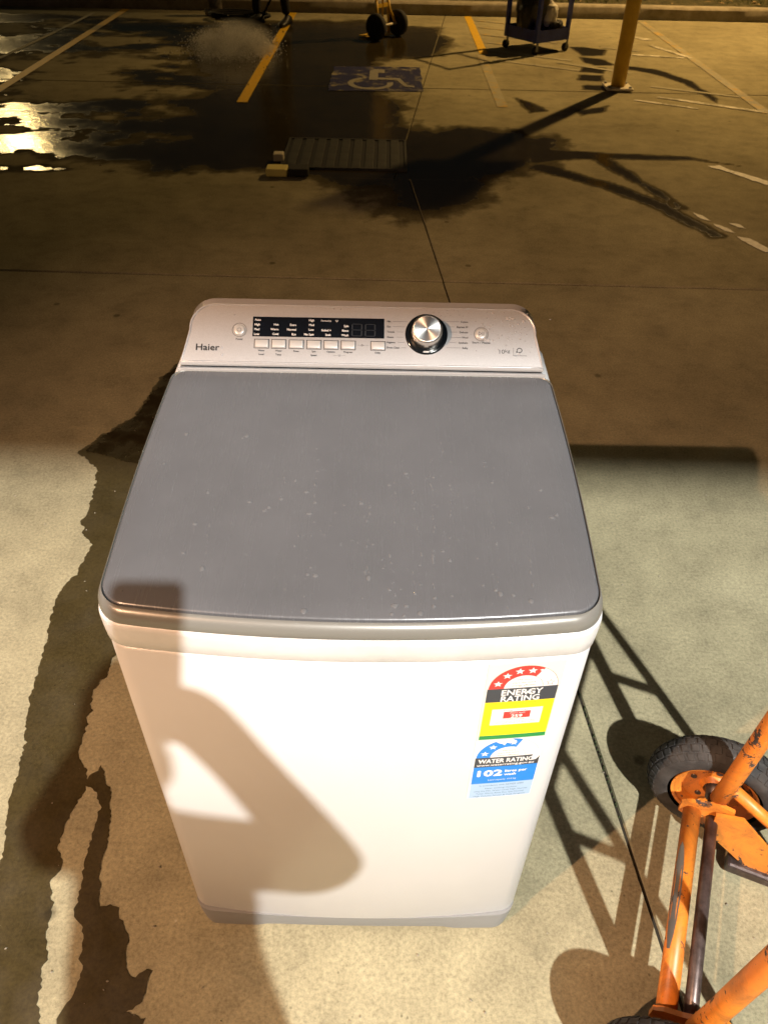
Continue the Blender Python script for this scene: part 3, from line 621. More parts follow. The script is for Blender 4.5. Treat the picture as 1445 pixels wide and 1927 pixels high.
KM = Matrix((Vector((1, 0, 0, 0)), Vector((0, KV.y, KN.y, 0)), Vector((0, KV.z, KN.z, 0)), Vector((0, 0, 0, 1))))
def km(u, v): p = K(u, v); return Matrix.Translation(p) @ KM
for u, v, nm in ((-.1951, .0506, 'power_button'), (.1871, .0515, 'start_button')):
    bo = MB().lathe([(0.0108, 0.0004), (0.0100, 0.0008), (0.0098, -0.0006), (0.0094, -0.0006), (0.0092, 0.0010), (0.0084, 0.0022), (0.006, 0.0026), (0.003, 0.0027), (0.0004, 0.0027)], 32, km(u, v), True, False, True).build(nm, M['button'], con, sharp=50)
    rg = MB(); rg.loft([[K(u+r_*math.cos(2*math.pi*k/32), v+r_*math.sin(2*math.pi*k/32), 0.0008) for k in range(32)] for r_ in (0.0103, 0.0118)], False); rg.build('button_ring', M['ring'], bo)
    ic = MB(); f2 = lambda a, b_, l=0.0: K(a, b_, 0.0030)
    if nm[0] == 'p':
        a0 = [f2(u+.0034*math.cos(R(a)), v+.0034*math.sin(R(a))) for a in range(-235, 56, 10)]; a1 = [f2(u+.0028*math.cos(R(a)), v+.0028*math.sin(R(a))) for a in range(-235, 56, 10)]
        ic.loft([a0, a1], False, close=False); rect(ic, u-.0003, v+.0006, u+.0003, v+.0042, f2)
    else:
        for (ax, ay), (bx, by) in (((-.0040, -.003), (-.0040, .003)), ((-.0040, .003), (.0002, 0)), ((.0002, 0), (-.0040, -.003))):
            d = Vector((bx-ax, by-ay, 0)).normalized(); n = Vector((-d.y, d.x, 0))*.0003
            ic.add([f2(u+ax+n.x, v+ay+n.y), f2(u+bx+n.x, v+by+n.y), f2(u+bx-n.x, v+by-n.y), f2(u+ax-n.x, v+ay-n.y)], [(0, 1, 2, 3)])
        for x in (.0014, .0034): rect(ic, u+x, v-.003, u+x+.0006, v+.003, f2)
    ic.build('icon', M['print_dark'], bo)
put_text(dk, 'Power', -.1945, .0357, .0031, kf, bold=.00012); put_text(dk, 'Start / Pause', .187, .0374, .0031, kf, w=.0285, bold=.00012)
put_text(blk, 'Haier', -.2437, .0215, .0105, kf, w=.0365, bold=0.00035)
put_text(dk, '10', .2157, .0232, .0072, kf, w=.0082, align='L'); put_text(dk, 'kg', .2248, .0246, .0052, kf, w=.0078, align='L')
rect(dk, .2378, .0165, .2382, .0300, kf)
o_ = [kf(.2476+.0045*math.cos(R(a)), .0258+.0042*math.sin(R(a))) for a in range(-120, 181, 20)]; i_ = [kf(.2476+.0032*math.cos(R(a)), .0258+.0029*math.sin(R(a))) for a in range(-120, 181, 20)]
icb = MB(); icb.loft([o_, i_], False, close=False); icb.add([kf(.2416, .0225), kf(.2450, .0215), kf(.2440, .0262)], [(0, 1, 2)]); icb.build('energy_motor_icon', M['print_dark'], con)
put_text(dk, 'DIRECT MOTION', .2486, .0170, .0017, kf, w=.021)
for i, s in enumerate(('Mix', 'Eco', 'Towels', 'Sheets', 'Hygiene', 'Drum Clean')):
    v = .0697-i*.00865; put_text(dk, s, .0382, v, .0030, kf, align='L', bold=.00012)
    x0 = .0382+(.0075, .0080, .0140, .0140, .0160, .0220)[i]+.0012; x1 = (.0700, .0662, .0638, .0638, .0660, .0690)[i]; rect(dk, x0, v-.0002, max(x1, x0+.003), v+.0002, kf)
for i, s in enumerate(('Cotton', 'Express 30', 'Delicate', 'Wool', 'Synthetic', 'Bulky')):
    v = .0712-i*.00865; put_text(dk, s, .1660, v, .0030, kf, align='R', bold=.00012)
    x1 = .1660-(.0125, .0200, .0155, .0090, .0175, .0100)[i]-.0012; x0 = (.1320, .1365, .1385, .1390, .1368, .1320)[i]; rect(dk, min(x0, x1-.003), v-.0002, x1, v+.0002, kf)
dk.build('printed_lettering', M['print_dark'], con); blk.build('brand_lettering', M['print_black'], con)
# dial
kn = MB().lathe([(0.0336, -0.001), (0.0336, 0.0012), (0.0326, 0.0024), (0.0300, 0.0028), (0.0255, 0.0020), (0.02, 0.002)], 64, km(.1004, .0492), True, False, True).build('dial_ring', M['black_gloss'], con, sharp=50)
ko = MB().lathe([(0.0252, 0.0018), (0.0250, 0.006), (0.0238, 0.0215), (0.0233, 0.0236)], 64, km(.1006, .0494), True, False, False).build('dial', M['knob_side'], con, sharp=40)
kt = MB().lathe([(0.0233, 0.0236), (0.0222, 0.0248), (0.0208, 0.0251), (0.0204, 0.0244), (0.012, 0.0244), (0.0005, 0.0244)], 64, None, True, False, True).build('dial_cap', M['knob'], None, sharp=40)
kt.matrix_world = km(.1006, .0494); kt.parent = ko
tk = MB(); rect(tk, .0995-.004, .0494-.0312, .0995+.005, .0494-.0285, lambda u, v, l=0: K(u, v, 0.0031)); tk.build('dial_marking', M['silver_lip'], kn)

# --- stickers on the front
SN = 8
def sf(x, z, l=0.0): return Vector((x, front(x)-0.0006-l, z))
def srect(mb, x0, z0, x1, z1, l): rect(mb, x0, z0, x1, z1, sf, l, SN)
def star(mb, cx, cz, r, l, rot=0.0, rin=0.42):
    p = [sf(cx, cz, l)]+[sf(cx+(r if k % 2 == 0 else r*rin)*math.sin(rot+math.pi*k/5), cz+(r if k % 2 == 0 else r*rin)*math.cos(rot+math.pi*k/5), l) for k in range(10)]
    mb.add(p, [(0, 1+(k+1) % 10, 1+k) for k in range(10)])
def starline(mb, cx, cz, r, l):
    o_ = [sf(cx+(r if k % 2 == 0 else r*.42)*math.sin(math.pi*k/5), cz+(r if k % 2 == 0 else r*.42)*math.cos(math.pi*k/5), l) for k in range(10)]
    i_ = [sf(cx+(r if k % 2 == 0 else r*.42)*.78*math.sin(math.pi*k/5), cz+(r if k % 2 == 0 else r*.42)*.78*math.cos(math.pi*k/5), l) for k in range(10)]
    mb.loft([o_, i_], False)
def annulus(mb, cx, cz, r0, r1, a0, a1, l, n=24):
    mb.loft([[sf(cx+r*math.cos(R(a0+(a1-a0)*k/n)), cz+r*math.sin(R(a0+(a1-a0)*k/n)), l) for k in range(n+1)] for r in (r0, r1)], False, close=False)
def sticker(name, lab):
    o = thing(name, None, None); o.parent = wm; return o
e1, e2, e3, e4 = .0002, .0003, .0004, .0005
es = MB(); srect(es, .1655, .6325, .2605, .7945, 0); es = es.build('energy_label', M['st_paper'], wm); es['label'] = 'red, yellow and black energy rating sticker'
m_ = MB(); annulus(m_, .2135, .7452, .0243, .0436, 180, 58, e1); annulus(m_, .2135, .7452, .0430, .0436, 58, 0, e1); annulus(m_, .2135, .7452, .0243, .0248, 58, 0, e1)
srect(m_, .1955, .6806, .2305, .6952, e3)
for a in (12,): starline(m_, .2135+.034*math.cos(R(a)), .7452+.034*math.sin(R(a)), .0062, e2)
m_.build('red_print', M['st_red'], es)
m_ = MB(); annulus(m_, .2135, .7452, 0, .0243, 180, 0, e1); annulus(m_, .2135, .7452, .0248, .0430, 57, 0, e1)
for a in (163, 132, 104, 77): star(m_, .2135+.034*math.cos(R(a)), .7452+.034*math.sin(R(a)), .0062, e2)
m_.add([sf(.2135+x, .7452+z, e2) for x, z in ((.016, .0335), (.019, .0315), (.0175, .0290), (.0225, .0275), (.0245, .0312), (.0215, .0325), (.0195, .0352))], [(0, 6, 5, 4, 3, 2, 1)])
put_text(m_, 'ENERGY', .2135, .7366, .0112, sf, w=.0515, bold=.0004, lift=e2); put_text(m_, 'RATING', .2125, .7236, .0112, sf, w=.0485, bold=.0004, lift=e2)
m_.add([sf(x, z, e3) for x, z in ((.2172, .7345), (.2195, .7372), (.2262, .7385), (.2240, .7350), (.2262, .7335), (.2222, .7332))], [(0, 5, 4, 3, 2, 1)])
srect(m_, .1797, .6664, .2455, .7016, e2)
put_text(m_, '259', .213, .6852, .0068, sf, w=.0145, bold=.0003, lift=e4); put_text(m_, 'Warm wash', .213, .6922, .0028, sf, w=.020, lift=e4)
m_.build('white_print', M['st_white'], es)
m_ = MB(); srect(m_, .1688, .7170, .2580, .7452, e1); m_.build('dark_print', M['st_dark'], es)
m_ = MB(); srect(m_, .1688, .6425, .2580, .7170, e1); m_.build('yellow_print', M['st_yellow'], es)
m_ = MB(); srect(m_, .1688, .6332, .2580, .6425, e1); m_.build('green_print', M['st_green'], es)
m_ = MB()
for i, s in enumerate(('The more', 'stars the more', 'energy efficient')): put_text(m_, s, .2135, .7618-i*.0058, .0032, sf, w=(.0190, .0290, .0300)[i], lift=e2)
put_text(m_, 'Energy consumption', .213, .6985, .0026, sf, w=.036, lift=e3); put_text(m_, 'kWh per year', .213, .6782, .0024, sf, w=.024, lift=e3)
m_.build('small_print', M['st_ink'], es)
m_ = MB()
for s, z, wd in (('When tested in accordance with AS/NZS 2040.2', .7135, .045), ('Compare energy use of this machine with others', .7095, .050), ('like it', .7055, .02), ('Actual energy use and running costs', .6622, .050), ('will depend on how you use the machine', .6588, .078), ('For more information, refer to', .6535, .052), ('www.energyrating.gov.au', .6478, .056)): put_text(m_, s, .2135, z, .0026, sf, w=wd, lift=e2)
m_.build('small_print', M['st_ybrown'], es)
m_ = MB()
for s, z in (('based on 7 uses per week on the Mix program', .6738), ('warm wash, normal soil, rated capacity', .6706)): put_text(m_, s, .2130, z, .0018, sf, w=.052, lift=e3)
m_.build('small_print', M['st_red'], es)
# water label
ws = MB(); srect(ws, .1655, .4800, .2600, .6305, 0); ws = ws.build('water_label', M['st_white'], wm); ws['label'] = 'torn blue water rating sticker'
m_ = MB(); annulus(m_, .2135, .5880, .0243, .0436, 180, 68, e1); srect(m_, .1690, .5200, .2590, .5640, e1); m_.build('blue_print', M['st_blue'], ws)
m_ = MB(); srect(m_, .1690, .4808, .2590, .5200, e1); m_.build('pale_blue_print', M['st_pale'], ws)
m_ = MB(); srect(m_, .1690, .5640, .2590, .5880, e1); m_.build('dark_print', M['st_dark'], ws)
m_ = MB()
for a in (163, 132): star(m_, .2135+.034*math.cos(R(a)), .5880+.034*math.sin(R(a)), .0062, e2)
m_.add([sf(.2135+.034*math.cos(R(a))*k, .5880+.034*math.sin(R(a))*k, e2) for a, k in ((118, 1.30), (114, 1.10), (109, 1.02), (105, .88), (98, 1.05), (90, .95), (86, 1.08), (80, 1.0), (78, 1.16), (84, 1.20), (88, 1.30), (100, 1.31))], [tuple(reversed(range(12)))])
star(m_, .2135+.033*math.cos(R(82)), .5880+.034*math.sin(R(82)), .0058, e3)
put_text(m_, 'WATER RATING', .2120, .5792, .0100, sf, w=.076, bold=.0004, lift=e2); put_text(m_, 'www.waterrating.gov.au', .2125, .5692, .0050, sf, w=.080, bold=.0002, lift=e2)
m_.add([sf(x, z, e3) for x, z in ((.2490, .5890), (.2475, .5815), (.2500, .5745), (.2545, .5755), (.2580, .5820), (.2600, .5890))], [(0, 1, 2, 3, 4, 5)])
put_text(m_, '102', .1935, .5475, .0150, sf, w=.034, bold=.0011, lift=e2); put_text(m_, 'litres per', .2300, .5510, .0062, sf, w=.031, bold=.0003, lift=e2); put_text(m_, 'wash', .2225, .5420, .0062, sf, w=.0165, bold=.0003, lift=e2)
put_text(m_, 'Load capacity 10.0 kg', .2125, .5292, .0038, sf, w=.040, lift=e2)
m_.build('white_print', M['st_white'], ws)
m_ = MB(); annulus(m_, .2135, .5880, 0, .0243, 180, 0, e1)
m_.build('pale_print', M['st_white'], ws)
m_ = MB()
for i, s in enumerate(('The more', 'stars the more', 'water efficient')): put_text(m_, s, .2135, .6040-i*.0058, .0030, sf, w=(.0190, .0290, .0300)[i], lift=e2)
annulus(m_, .2135, .5880, .0433, .0436, 60, 20, e1); annulus(m_, .2135, .5880, .0243, .0245, 60, 0, e2)
m_.build('small_print', M['st_ink'], ws)
m_ = MB()
for s, z, wd in (('In accordance with AS/NZS 6400', .5140, .064), ('Haier washing machine', .5060, .046), ('using the Mix, Water: Level High, Normal', .4990, .078), ('Temp: Warm, Rinse Eco, Spin Normal', .4920, .070), ('High Volume Sensor & Soak Program', .4850, .076)): put_text(m_, s, .2138, z, .0036, sf, w=wd, lift=e2)
m_.build('small_print', M['st_navy'], ws)

# --- water droplets and runs on lid and console
def blob(mb, P, nrm, tx, rx, ry, h, n=9):
    ty = nrm.cross(tx); rings = []; ph = random.uniform(0, 6.28); el = random.uniform(.05, .28)
    for fr, fh in ((1.0, 0.0), (0.93, 0.35), (0.72, 0.75), (0.40, 0.97)):
        rings.append([P+tx*(rx*fr*math.cos(2*math.pi*k/n)*(1+el*math.cos(2*math.pi*k/n*2+ph)))+ty*(ry*fr*math.sin(2*math.pi*k/n)*(1+el*math.sin(2*math.pi*k/n*3+ph)))+nrm*(h*fh) for k in range(n)])
    mb.loft(rings, True, False, True)
LN = Vector((0, -SL, 1)).normalized(); LX = Vector((1, 0, 0))
def lidp(x, y): return Vector((x, y, 0.8672+SL*y+0.0001))
dr = MB(); rnd = random.Random(5)
def drop(x, y, r, asp=1.0): blob(dr, lidp(x, y), LN, LX, r*rnd.uniform(.8, 1.3), r*asp, r*0.42)
for k in range(70):
    x, y = rnd.uniform(-.27, .27), rnd.uniform(.03, .33); drop(x, y, rnd.choice((.0008, .0011, .0015, .0022, .0030)), rnd.uniform(.7, 1.1))
for k in range(90):
    x, y = rnd.gauss(.06, .11), rnd.uniform(.02, .30)
    if abs(x) < .27: drop(x, y, rnd.uniform(.0005, .0014))
for x0, y0, y1, n in ((.055, .27, .03, 34), (.075, .26, .02, 36), (.10, .28, .03, 38), (.125, .24, .10, 20), (.02, .22, .07, 18), (.175, .28, .05, 26), (.215, .13, .04, 12), (-.178, .22, .08, 18), (-.055, .30, .02, 24), (-.10, .28, .2, 10)):
    x = x0
    for k in range(n):
        y = y0+(y1-y0)*k/n; x += rnd.gauss(0, .0012)
        if rnd.random() < .75: drop(x, y+rnd.uniform(-.002, .002), rnd.choice((.0004, .0006, .0009, .0013)), rnd.uniform(1.2, 2.6))
    drop(x, y1, rnd.uniform(.0022, .0034), 1.3)
for x, y in ((.045, .053), (.052, .045), (.065, .030), (.048, .018), (.062, .016), (.075, .048), (.118, .046), (.098, .042), (.190, .048), (.170, .055)): drop(x, y, rnd.uniform(.0016, .0028))
kdr = MB()
def kdrop(u, v, r):
    blob(kdr, K(u, v, 0.0005), KN, LX, r*rnd.uniform(.8, 1.4), r, r*.5, 7)
for k in range(85): kdrop(rnd.gauss(.222, .03), min(.088, max(.02, rnd.gauss(.063, .017))), rnd.choice((.0005, .0008, .0011, .0014)))
for k in range(14): kdrop(rnd.uniform(.09, .17), rnd.uniform(.078, .09), .0007)
for u, v, r in ((.229, .078, .003), (.233, .0765, .0026), (.238, .078, .0024), (.255, .074, .0028), (.194, .0425, .0028), (.199, .0415, .0024), (-.204, .0755, .0015), (-.222, .021, .0016), (-.221, .009, .0022), (-.047, .0885, .0014), (-.036, .0885, .0012)): kdrop(u, v, r)
for k in range(26):      # drops on the lid's front band and console cap
    x = rnd.uniform(-.1, .28); blob(dr, Vector((x, front(x)-.0034+.0008, .8475)), Vector((0, -1, .15)).normalized(), LX, rnd.uniform(.0005, .0014), rnd.uniform(.0006, .0016), .0007, 7)
tag(kdr.build('water_droplets', M['water_pale']), 'clear water droplets beaded on the silver console', 'water droplets', kind='stuff')
tag(dr.build('water_droplets', M['water']), 'clear water droplets and runs on the grey lid', 'water droplets', kind='stuff')

# ================================================================== ORANGE HAND TRUCK (right)
ht = thing('hand_truck', 'chipped orange hand truck with pneumatic tyres standing right of the washing machine', 'hand truck', (0.6075, -0.008, 0), math.atan2(-0.384, 0.923))
WR = 0.130
def tyre_mesh(y0):
    mb = MB(); n = 44; hw = 0.034
    prof = []
    for i in range(19):                 # cross-section: torus-like with flat tread
        a = -math.pi*0.62+math.pi*1.24*i/18; prof.append((0.098+0.030*math.cos(a)**1 if math.cos(a) > 0 else 0.098+0.030*math.cos(a), hw*math.sin(a)))
    prof = [(max(0.076, r), y) for r, y in prof]
    rings = [[Vector((r*math.cos(2*math.pi*k/n), y0+y, WR+r*math.sin(2*math.pi*k/n))) for k in range(n)] for r, y in prof]
    mb.loft(rings, True); return mb
def tread(y0):
    mb = MB(); n = 40
    for k in range(n):
        for j, (yy, ph, wd) in enumerate(((-.026, 0, .008), (-.012, .5, .012), (0.004, 0, .012), (.018, .5, .010), (.0285, 0, .006))):
            a = 2*math.pi*(k+ph)/n; rr = 0.098+0.030*math.sqrt(max(0, 1-(yy/.034)**2))-0.001; da = 2*math.pi/n*0.36
            def q(an, y, d): 
                r_ = 0.098+0.030*math.sqrt(max(0.0, 1-min(1, abs(y)/.034)**2))+d
                return (r_*math.cos(an), y0+y, WR+r_*math.sin(an))
            y1, y2 = yy-wd/2, yy+wd/2; y1, y2 = max(y1, -.0325), min(y2, .0325); d = .0022
            mb.add([q(a-da, y1, d), q(a+da*.8, y1, d), q(a+da, y2, d), q(a-da*.8, y2, d), q(a-da, y1, -.001), q(a+da*.8, y1, -.001), q(a+da, y2, -.001), q(a-da*.8, y2, -.001)],
                   [(0, 3, 2, 1), (0, 1, 5, 4), (1, 2, 6, 5), (2, 3, 7, 6), (3, 0, 4, 7)])
    return mb
for sy in (1, -1):
    y0 = 0.262*sy
    Tm = Matrix.Translation((0, y0, WR)) @ Matrix.Rotation(math.pi/2, 4, 'X')
    wh = MB().lathe([(0.076, -0.025), (0.081, -0.028), (0.080, -0.022), (0.071, -0.016), (0.064, -0.004), (0.030, -0.003), (0.022, -0.012), (0.022, 0.012), (0.030, 0.003), (0.064, 0.004), (0.071, 0.016), (0.080, 0.022), (0.081, 0.028), (0.076, 0.025)], 36, Tm, True, False, False).build('wheel', M['orange'], ht, sharp=35)
    tyo = tyre_mesh(y0).build('tyre', M['tyre'], wh); tread(y0).build('tread_blocks', M['tyre'], wh)
    MB().lathe([(0.017, -0.030), (0.017, 0.030)], 16, Tm).build('hub', M['steel'], wh)
    hm = MB()
    for k in range(5):
        a = 2*math.pi*k/5+.4
        hm.lathe([(0.006, -0.0046*1.2), (0.006, 0.0046*1.2)], 10, Matrix.Translation((0.045*math.cos(a), y0, WR+0.045*math.sin(a))) @ Matrix.Rotation(math.pi/2, 4, 'X'))
    hm.build('rim_bolts', M['steel'], wh)
MB().tube([(0, -0.29, WR), (0, 0.29, WR)], 0.0115, 16).build('axle', M['steel'], ht)
MB().tube([(-0.037, -0.190, 0.130), (-0.037, 0.190, 0.130)], 0.0165, 20).build('cross_tube', M['orange'], ht)
scr = MB(); # scraped bare strip along the top of the cross tube
n = 22; ra = []; rb = []
for i in range(n+1):
    y = -0.09+0.20*i/n; half = 0.55*math.sin(math.pi*min(1, max(0.02, i/n)))**0.45
    for lst, an in ((ra, 2.35-half), (rb, 2.35+half)): lst.append((-0.037+0.0168*math.cos(an), y, 0.130+0.0168*math.sin(an)))
scr.loft([ra, [(-0.037+0.0171*math.cos(2.35), -0.09+0.20*i/n, 0.130+0.0171*math.sin(2.35)) for i in range(n+1)], rb], True, close=False); scr.build('scraped_strip', M['bare'], ht)
HH = 1.02
for sy in (1, -1):
    y = 0.206*sy
    pts = [(0.0, y, 0.168), (0.004, y, 0.25), (0.015, y, 0.55), (0.03, y, 0.85), (0.04, y, HH)]
    MB().tube(pts, 0.0165, 18).build('rail', M['orange'], ht)
    MB().tube([(0.165, y, 0.06), (0.155, y, 0.30), (0.125, y, 0.55), (0.085, y, 0.85), (0.045, y, 0.98)], 0.0125, 14).build('front_upright', M['orange'], ht)
    MB().tube([(0.012, y, 0.50), (0.132, y, 0.50)], 0.011, 12).build('tie_bar', M['orange'], ht)
    # bracket plate holding axle, tube and rail
    bp = MB(); yy = 0.190*sy; th = 0.004
    prof = [(-0.060, 0.118), (-0.060, 0.146), (-0.046, 0.158), (-0.02, 0.166), (0.0, 0.178), (0.030, 0.172), (0.030, 0.10), (0.010, 0.095), (-0.04, 0.108)]
    bp.loft([[(x, yy-th, z) for x, z in prof], [(x, yy+th, z) for x, z in prof]], False, True, True); bp.build('bracket', M['orange'], ht)
    sp = MB(); prof = [(0.0, 0.160), (0.045, 0.175), (0.17, 0.055), (0.17, 0.008), (0.12, 0.008), (0.005, 0.095)]
    sp.loft([[(x, yy-0.012*sy-th, z) for x, z in prof], [(x, yy-0.012*sy+th, z) for x, z in prof]], False, True, True); sp.build('side_plate', M['orange'], ht)
    MB().tube([(0.012, y, 0.215), (0.17, y, 0.10)], 0.012, 14).build('brace', M['orange'], ht)
gp = MB(); gp.loft([[(0.02, -.178, .150), (0.02, .155, .150), (0.028, .155, .152), (0.028, -.178, .152)], [(.150, -.178, .030), (.150, .155, .030), (.158, .155, .032), (.158, -.178, .032)]], False, True, True)
for z in (0.62, 0.93): MB().tube([(0.018+(z-.55)*.03, -.206, z), (0.018+(z-.55)*.03, .206, z)], 0.012, 14).build('cross_bar', M['orange'], ht)
MB().tube([(0.04, -.206, HH), (0.04, .206, HH)], 0.0165, 16).build('handle', M['black'], ht)
pl = MB(); pl.box((0.172, -0.22, 0.004), (0.40, 0.22, 0.012), 0.002); pl.build('toe_plate', M['steel'], ht)
for sy in (1, -1): MB().box((0.058, 0.178*sy-.016, 0.006), (0.20, 0.178*sy+.016, 0.034), 0.006).build('toe_shoe', M['steel'], ht)

# loose grit and tiny stones on the concrete
gt = MB(); r8 = random.Random(21)
for k in range(420):
    y = r8.uniform(-.25, 2.7); x = r8.uniform(-.75-.35*y, .8+.4*y); s_ = r8.choice((.0008, .0011, .0015, .0022, .0032)); a_ = r8.uniform(0, 6.3); c_, d_ = math.cos(a_)*s_, math.sin(a_)*s_
    gt.add([(x+c_, y+d_, .003), (x-d_*.7, y+c_*.7, .003), (x-c_, y-d_*.9, .003), (x+d_*.6, y-c_*.6, .003), (x+c_*.2, y, .003+s_*.8)], [(0, 1, 4), (1, 2, 4), (2, 3, 4), (3, 0, 4)])
tag(gt.build('grit', M['kerb']), 'loose grit and tiny stones on the bare concrete', 'grit', kind='stuff')
# moss in the joint near the machine
ms = MB(); rnd2 = random.Random(3)
for k in range(46):
    y = rnd2.gauss(0.42, 0.10); x = J1(y)+rnd2.gauss(0, .0018); s = rnd2.uniform(.001, .004)
    ms.add([(x-s, y-s, -.004), (x+s, y-s*.4, -.004), (x+s*.3, y+s, -.003), (x, y, .0015+s*.4)], [(0, 1, 3), (1, 2, 3), (2, 0, 3)])
tag(ms.build('moss', M['moss']), 'dark green moss in the concrete joint beside the hand truck', 'moss', kind='stuff')

# ================================================================== FAR OBJECTS
# drain grate
gr = thing('drain_grate', 'rectangular grey metal drain grate sunk in the wet concrete', 'drain grate', (-0.225, 4.69, 0))
MB().box((-0.40, -0.31, 0.0045), (0.385, 0.31, 0.006)).build('pit', M['gap'], gr)
for a, b_ in (((-.40, -.31), (.385, -.295)), ((-.40, .295), (.385, .31)), ((-.40, -.294), (-.385, .294)), ((.37, -.294), (.385, .294))): MB().box((a[0], a[1], 0.0), (b_[0], b_[1], 0.013)).build('frame_bar', M['grate'], gr)
proto = None
for i in range(9):
    o = MB().box((-0.027, -0.293, 0.0065), (0.027, 0.293, 0.0125), 0.002).build('slat', M['grate'], gr) if proto is None else None
    if o is None: o = bpy.data.objects.new('slat', proto.data); C.objects.link(o); o.parent = gr
    else: proto = o
    o.location.x = -0.336+i*0.0805
# small painted blocks by the grate
for nm, lab, a, b_, m in (('concrete_block', 'small yellow painted block in front of the drain grate', (-.685, 4.20), (-.56, 4.30), 'st_y'), ('concrete_block', 'small black painted block in front of the drain grate', (-.552, 4.21), (-.435, 4.31), 'black'), ('concrete_block', 'small pale block at the left end of the drain grate', (-.675, 4.49), (-.612, 4.56), 'cream')):
    m = M['ypole'] if m == 'st_y' else M[m]
    if m == M['ypole']: m = mat('pale_yellow_block', (0.72, 0.62, 0.20), 0.7)
    tag(MB().box((a[0], a[1], 0.008), (b_[0], b_[1], 0.052), 0.006).build(nm, m), lab, 'block')
# yellow sign pole
po = thing('sign_pole', 'yellow painted steel pole standing at the right on a cream base', 'pole', (1.94, 6.60, 0))
MB().tube([(0, 0, 0), (0, 0, 2.55)], 0.058, 20).build('post', M['ypole'], po)
MB().box((-0.11, -0.11, 0.012), (0.11, 0.11, 0.03), 0.006).build('base_plate', M['cream'], po)
MB().box((-0.24, -0.075, 1.95), (0.24, -0.062, 2.5), 0.004).build('sign_panel', M['housing'], po)
for x, y in ((-.085, -.085), (.085, -.085), (.085, .085), (-.085, .085)): MB().lathe([(0.014, .03), (0.012, .042)], 8, Matrix.Translation((x, y, 0))).build('bolt', M['galv'], po)

# dark blue cage trolley with bags
ct = thing('cage_trolley', 'dark blue flat trolley with tall posts carrying bags, in front of the kerb', 'trolley', (1.475, 8.20, 0), math.atan2(0.23, 0.32))
# local axes: x towards the right corner, y away; deck 0.44 x 0.46
for k, (x, y) in enumerate(((-.20, -.21), (.20, -.21), (.20, .21), (-.20, .21))):
    cs = MB().lathe([(0.034, -0.014), (0.036, -0.008), (0.036, 0.008), (0.034, 0.014)], 18, Matrix.Translation((x, y, 0.036)) @ Matrix.Rotation(math.pi/2, 4, 'X')).build('castor', M['black'], ct)
    MB().box((x-.012, y-.022, .03), (x+.012, y-.016, .10)).build('castor_fork', M['galv'], cs)
    MB().box((x-.018, y-.018, .10), (x+.018, y+.018, 1.25), .003).build('post', M['navy'], ct)
MB().box((-.19, -.20, .095), (.19, .20, .115)).build('deck', M['navy'], ct)
for a, b_ in (((-.18, -.226), (.18, -.212)), ((-.18, .212), (.18, .226))): MB().box((a[0], a[1], .10), (b_[0], b_[1], .20)).build('side_panel', M['navy'], ct)
for x in (-.212, .20): MB().box((x, -.19, .10), (x+.012, .19, .20)).build('side_panel', M['navy'], ct)
for z in (1.23,):
    for a, b_ in (((-.20, -.21, z), (.20, -.21, z)), ((-.20, .21, z), (.20, .21, z)), ((-.20, -.21, z), (-.20, .21, z)), ((.20, -.21, z), (.20, .21, z))): MB().tube([a, b_], .014, 8).build('top_rail', M['navy'], ct)
def lump(name, lab, cat, c, r, m, seed, group=None, amp=.3):
    bm = bmesh.new(); bmesh.ops.create_icosphere(bm, subdivisions=4, radius=1)
    for v in bm.verts:
        n = v.co.copy(); e = 1+amp*noise.noise(n*1.6+Vector((seed, 0, 0)))+amp*.5*noise.noise(n*4.3+Vector((seed, 5, 0)))+amp*.2*noise.noise(n*11)
        v.co = Vector((n.x*r[0]*e, n.y*r[1]*e, max(-r[2]*.9, n.z*r[2]*e)))
    mb = MB(); mb.bm(bm, True); o = mb.build(name, m); o.location = c; return tag(o, lab, cat, group)
c0 = Vector((1.475, 8.20, 0)); ca, sa = math.cos(math.atan2(.23, .32)), math.sin(math.atan2(.23, .32))
def cl(x, y, z): return (c0.x+x*ca-y*sa, c0.y+x*sa+y*ca, z)
lump('rubbish_bag', 'large black bag on the left of the blue trolley', 'bag', cl(-.08, .04, .36), (.14, .16, .27), M['bag'], 1)
lump('rubbish_bag', 'white plastic bag in the middle of the blue trolley', 'bag', cl(.05, -.08, .30), (.08, .08, .11), M['bagwhite'], 4)
lump('rubbish_bag', 'low black bag on the right side of the blue trolley', 'bag', cl(.12, -.10, .20), (.085, .09, .075), M['bag'], 9, amp=.5)
lump('sack', 'olive sack slumped on top of the black bag on the trolley', 'sack', cl(-.06, -.10, .50), (.07, .07, .13), M['olive'], 12)
lump('rubbish_bag', 'black bag at the back of the blue trolley', 'bag', cl(.07, .11, .34), (.12, .10, .22), M['bag'], 15)

# yellow hand truck by the kerb
yt = thing('hand_truck', 'yellow hand truck with two black wheels near the kerb', 'hand truck', (0.01, 8.60, 0), math.atan2(0.28, 0.22))
# local x along the axle, y away
for sx in (-1, 1):
    Tm = Matrix.Translation((0.178*sx, 0, .118)) @ Matrix.Rotation(math.pi/2, 4, 'Y')
    MB().lathe([(0.05, -.022), (.06, -.03), (.10, -.034), (.116, -.022), (.118, 0), (.116, .022), (.10, .034), (.06, .03), (.05, .022)], 28, Tm).build('wheel', M['black'], yt)
    MB().tube([(.095*sx, .05, .03), (.095*sx, .07, .30), (.095*sx, .06, 1.15)], .013, 10).build('rail', M['ypole'], yt)
    MB().tube([(.13*sx, 0, .13), (.10*sx, .05, .24), (.095*sx, .065, .32)], .014, 10).build('axle_bracket', M['ypole'], yt)
MB().tube([(-.16, 0, .118), (.16, 0, .118)], .012, 10).build('axle', M['cream'], yt)
for z in (.28, .60, .92): MB().box((-.095, .055, z-.016), (.095, .075, z+.016)).build('cross_bar', M['ypole'], yt)
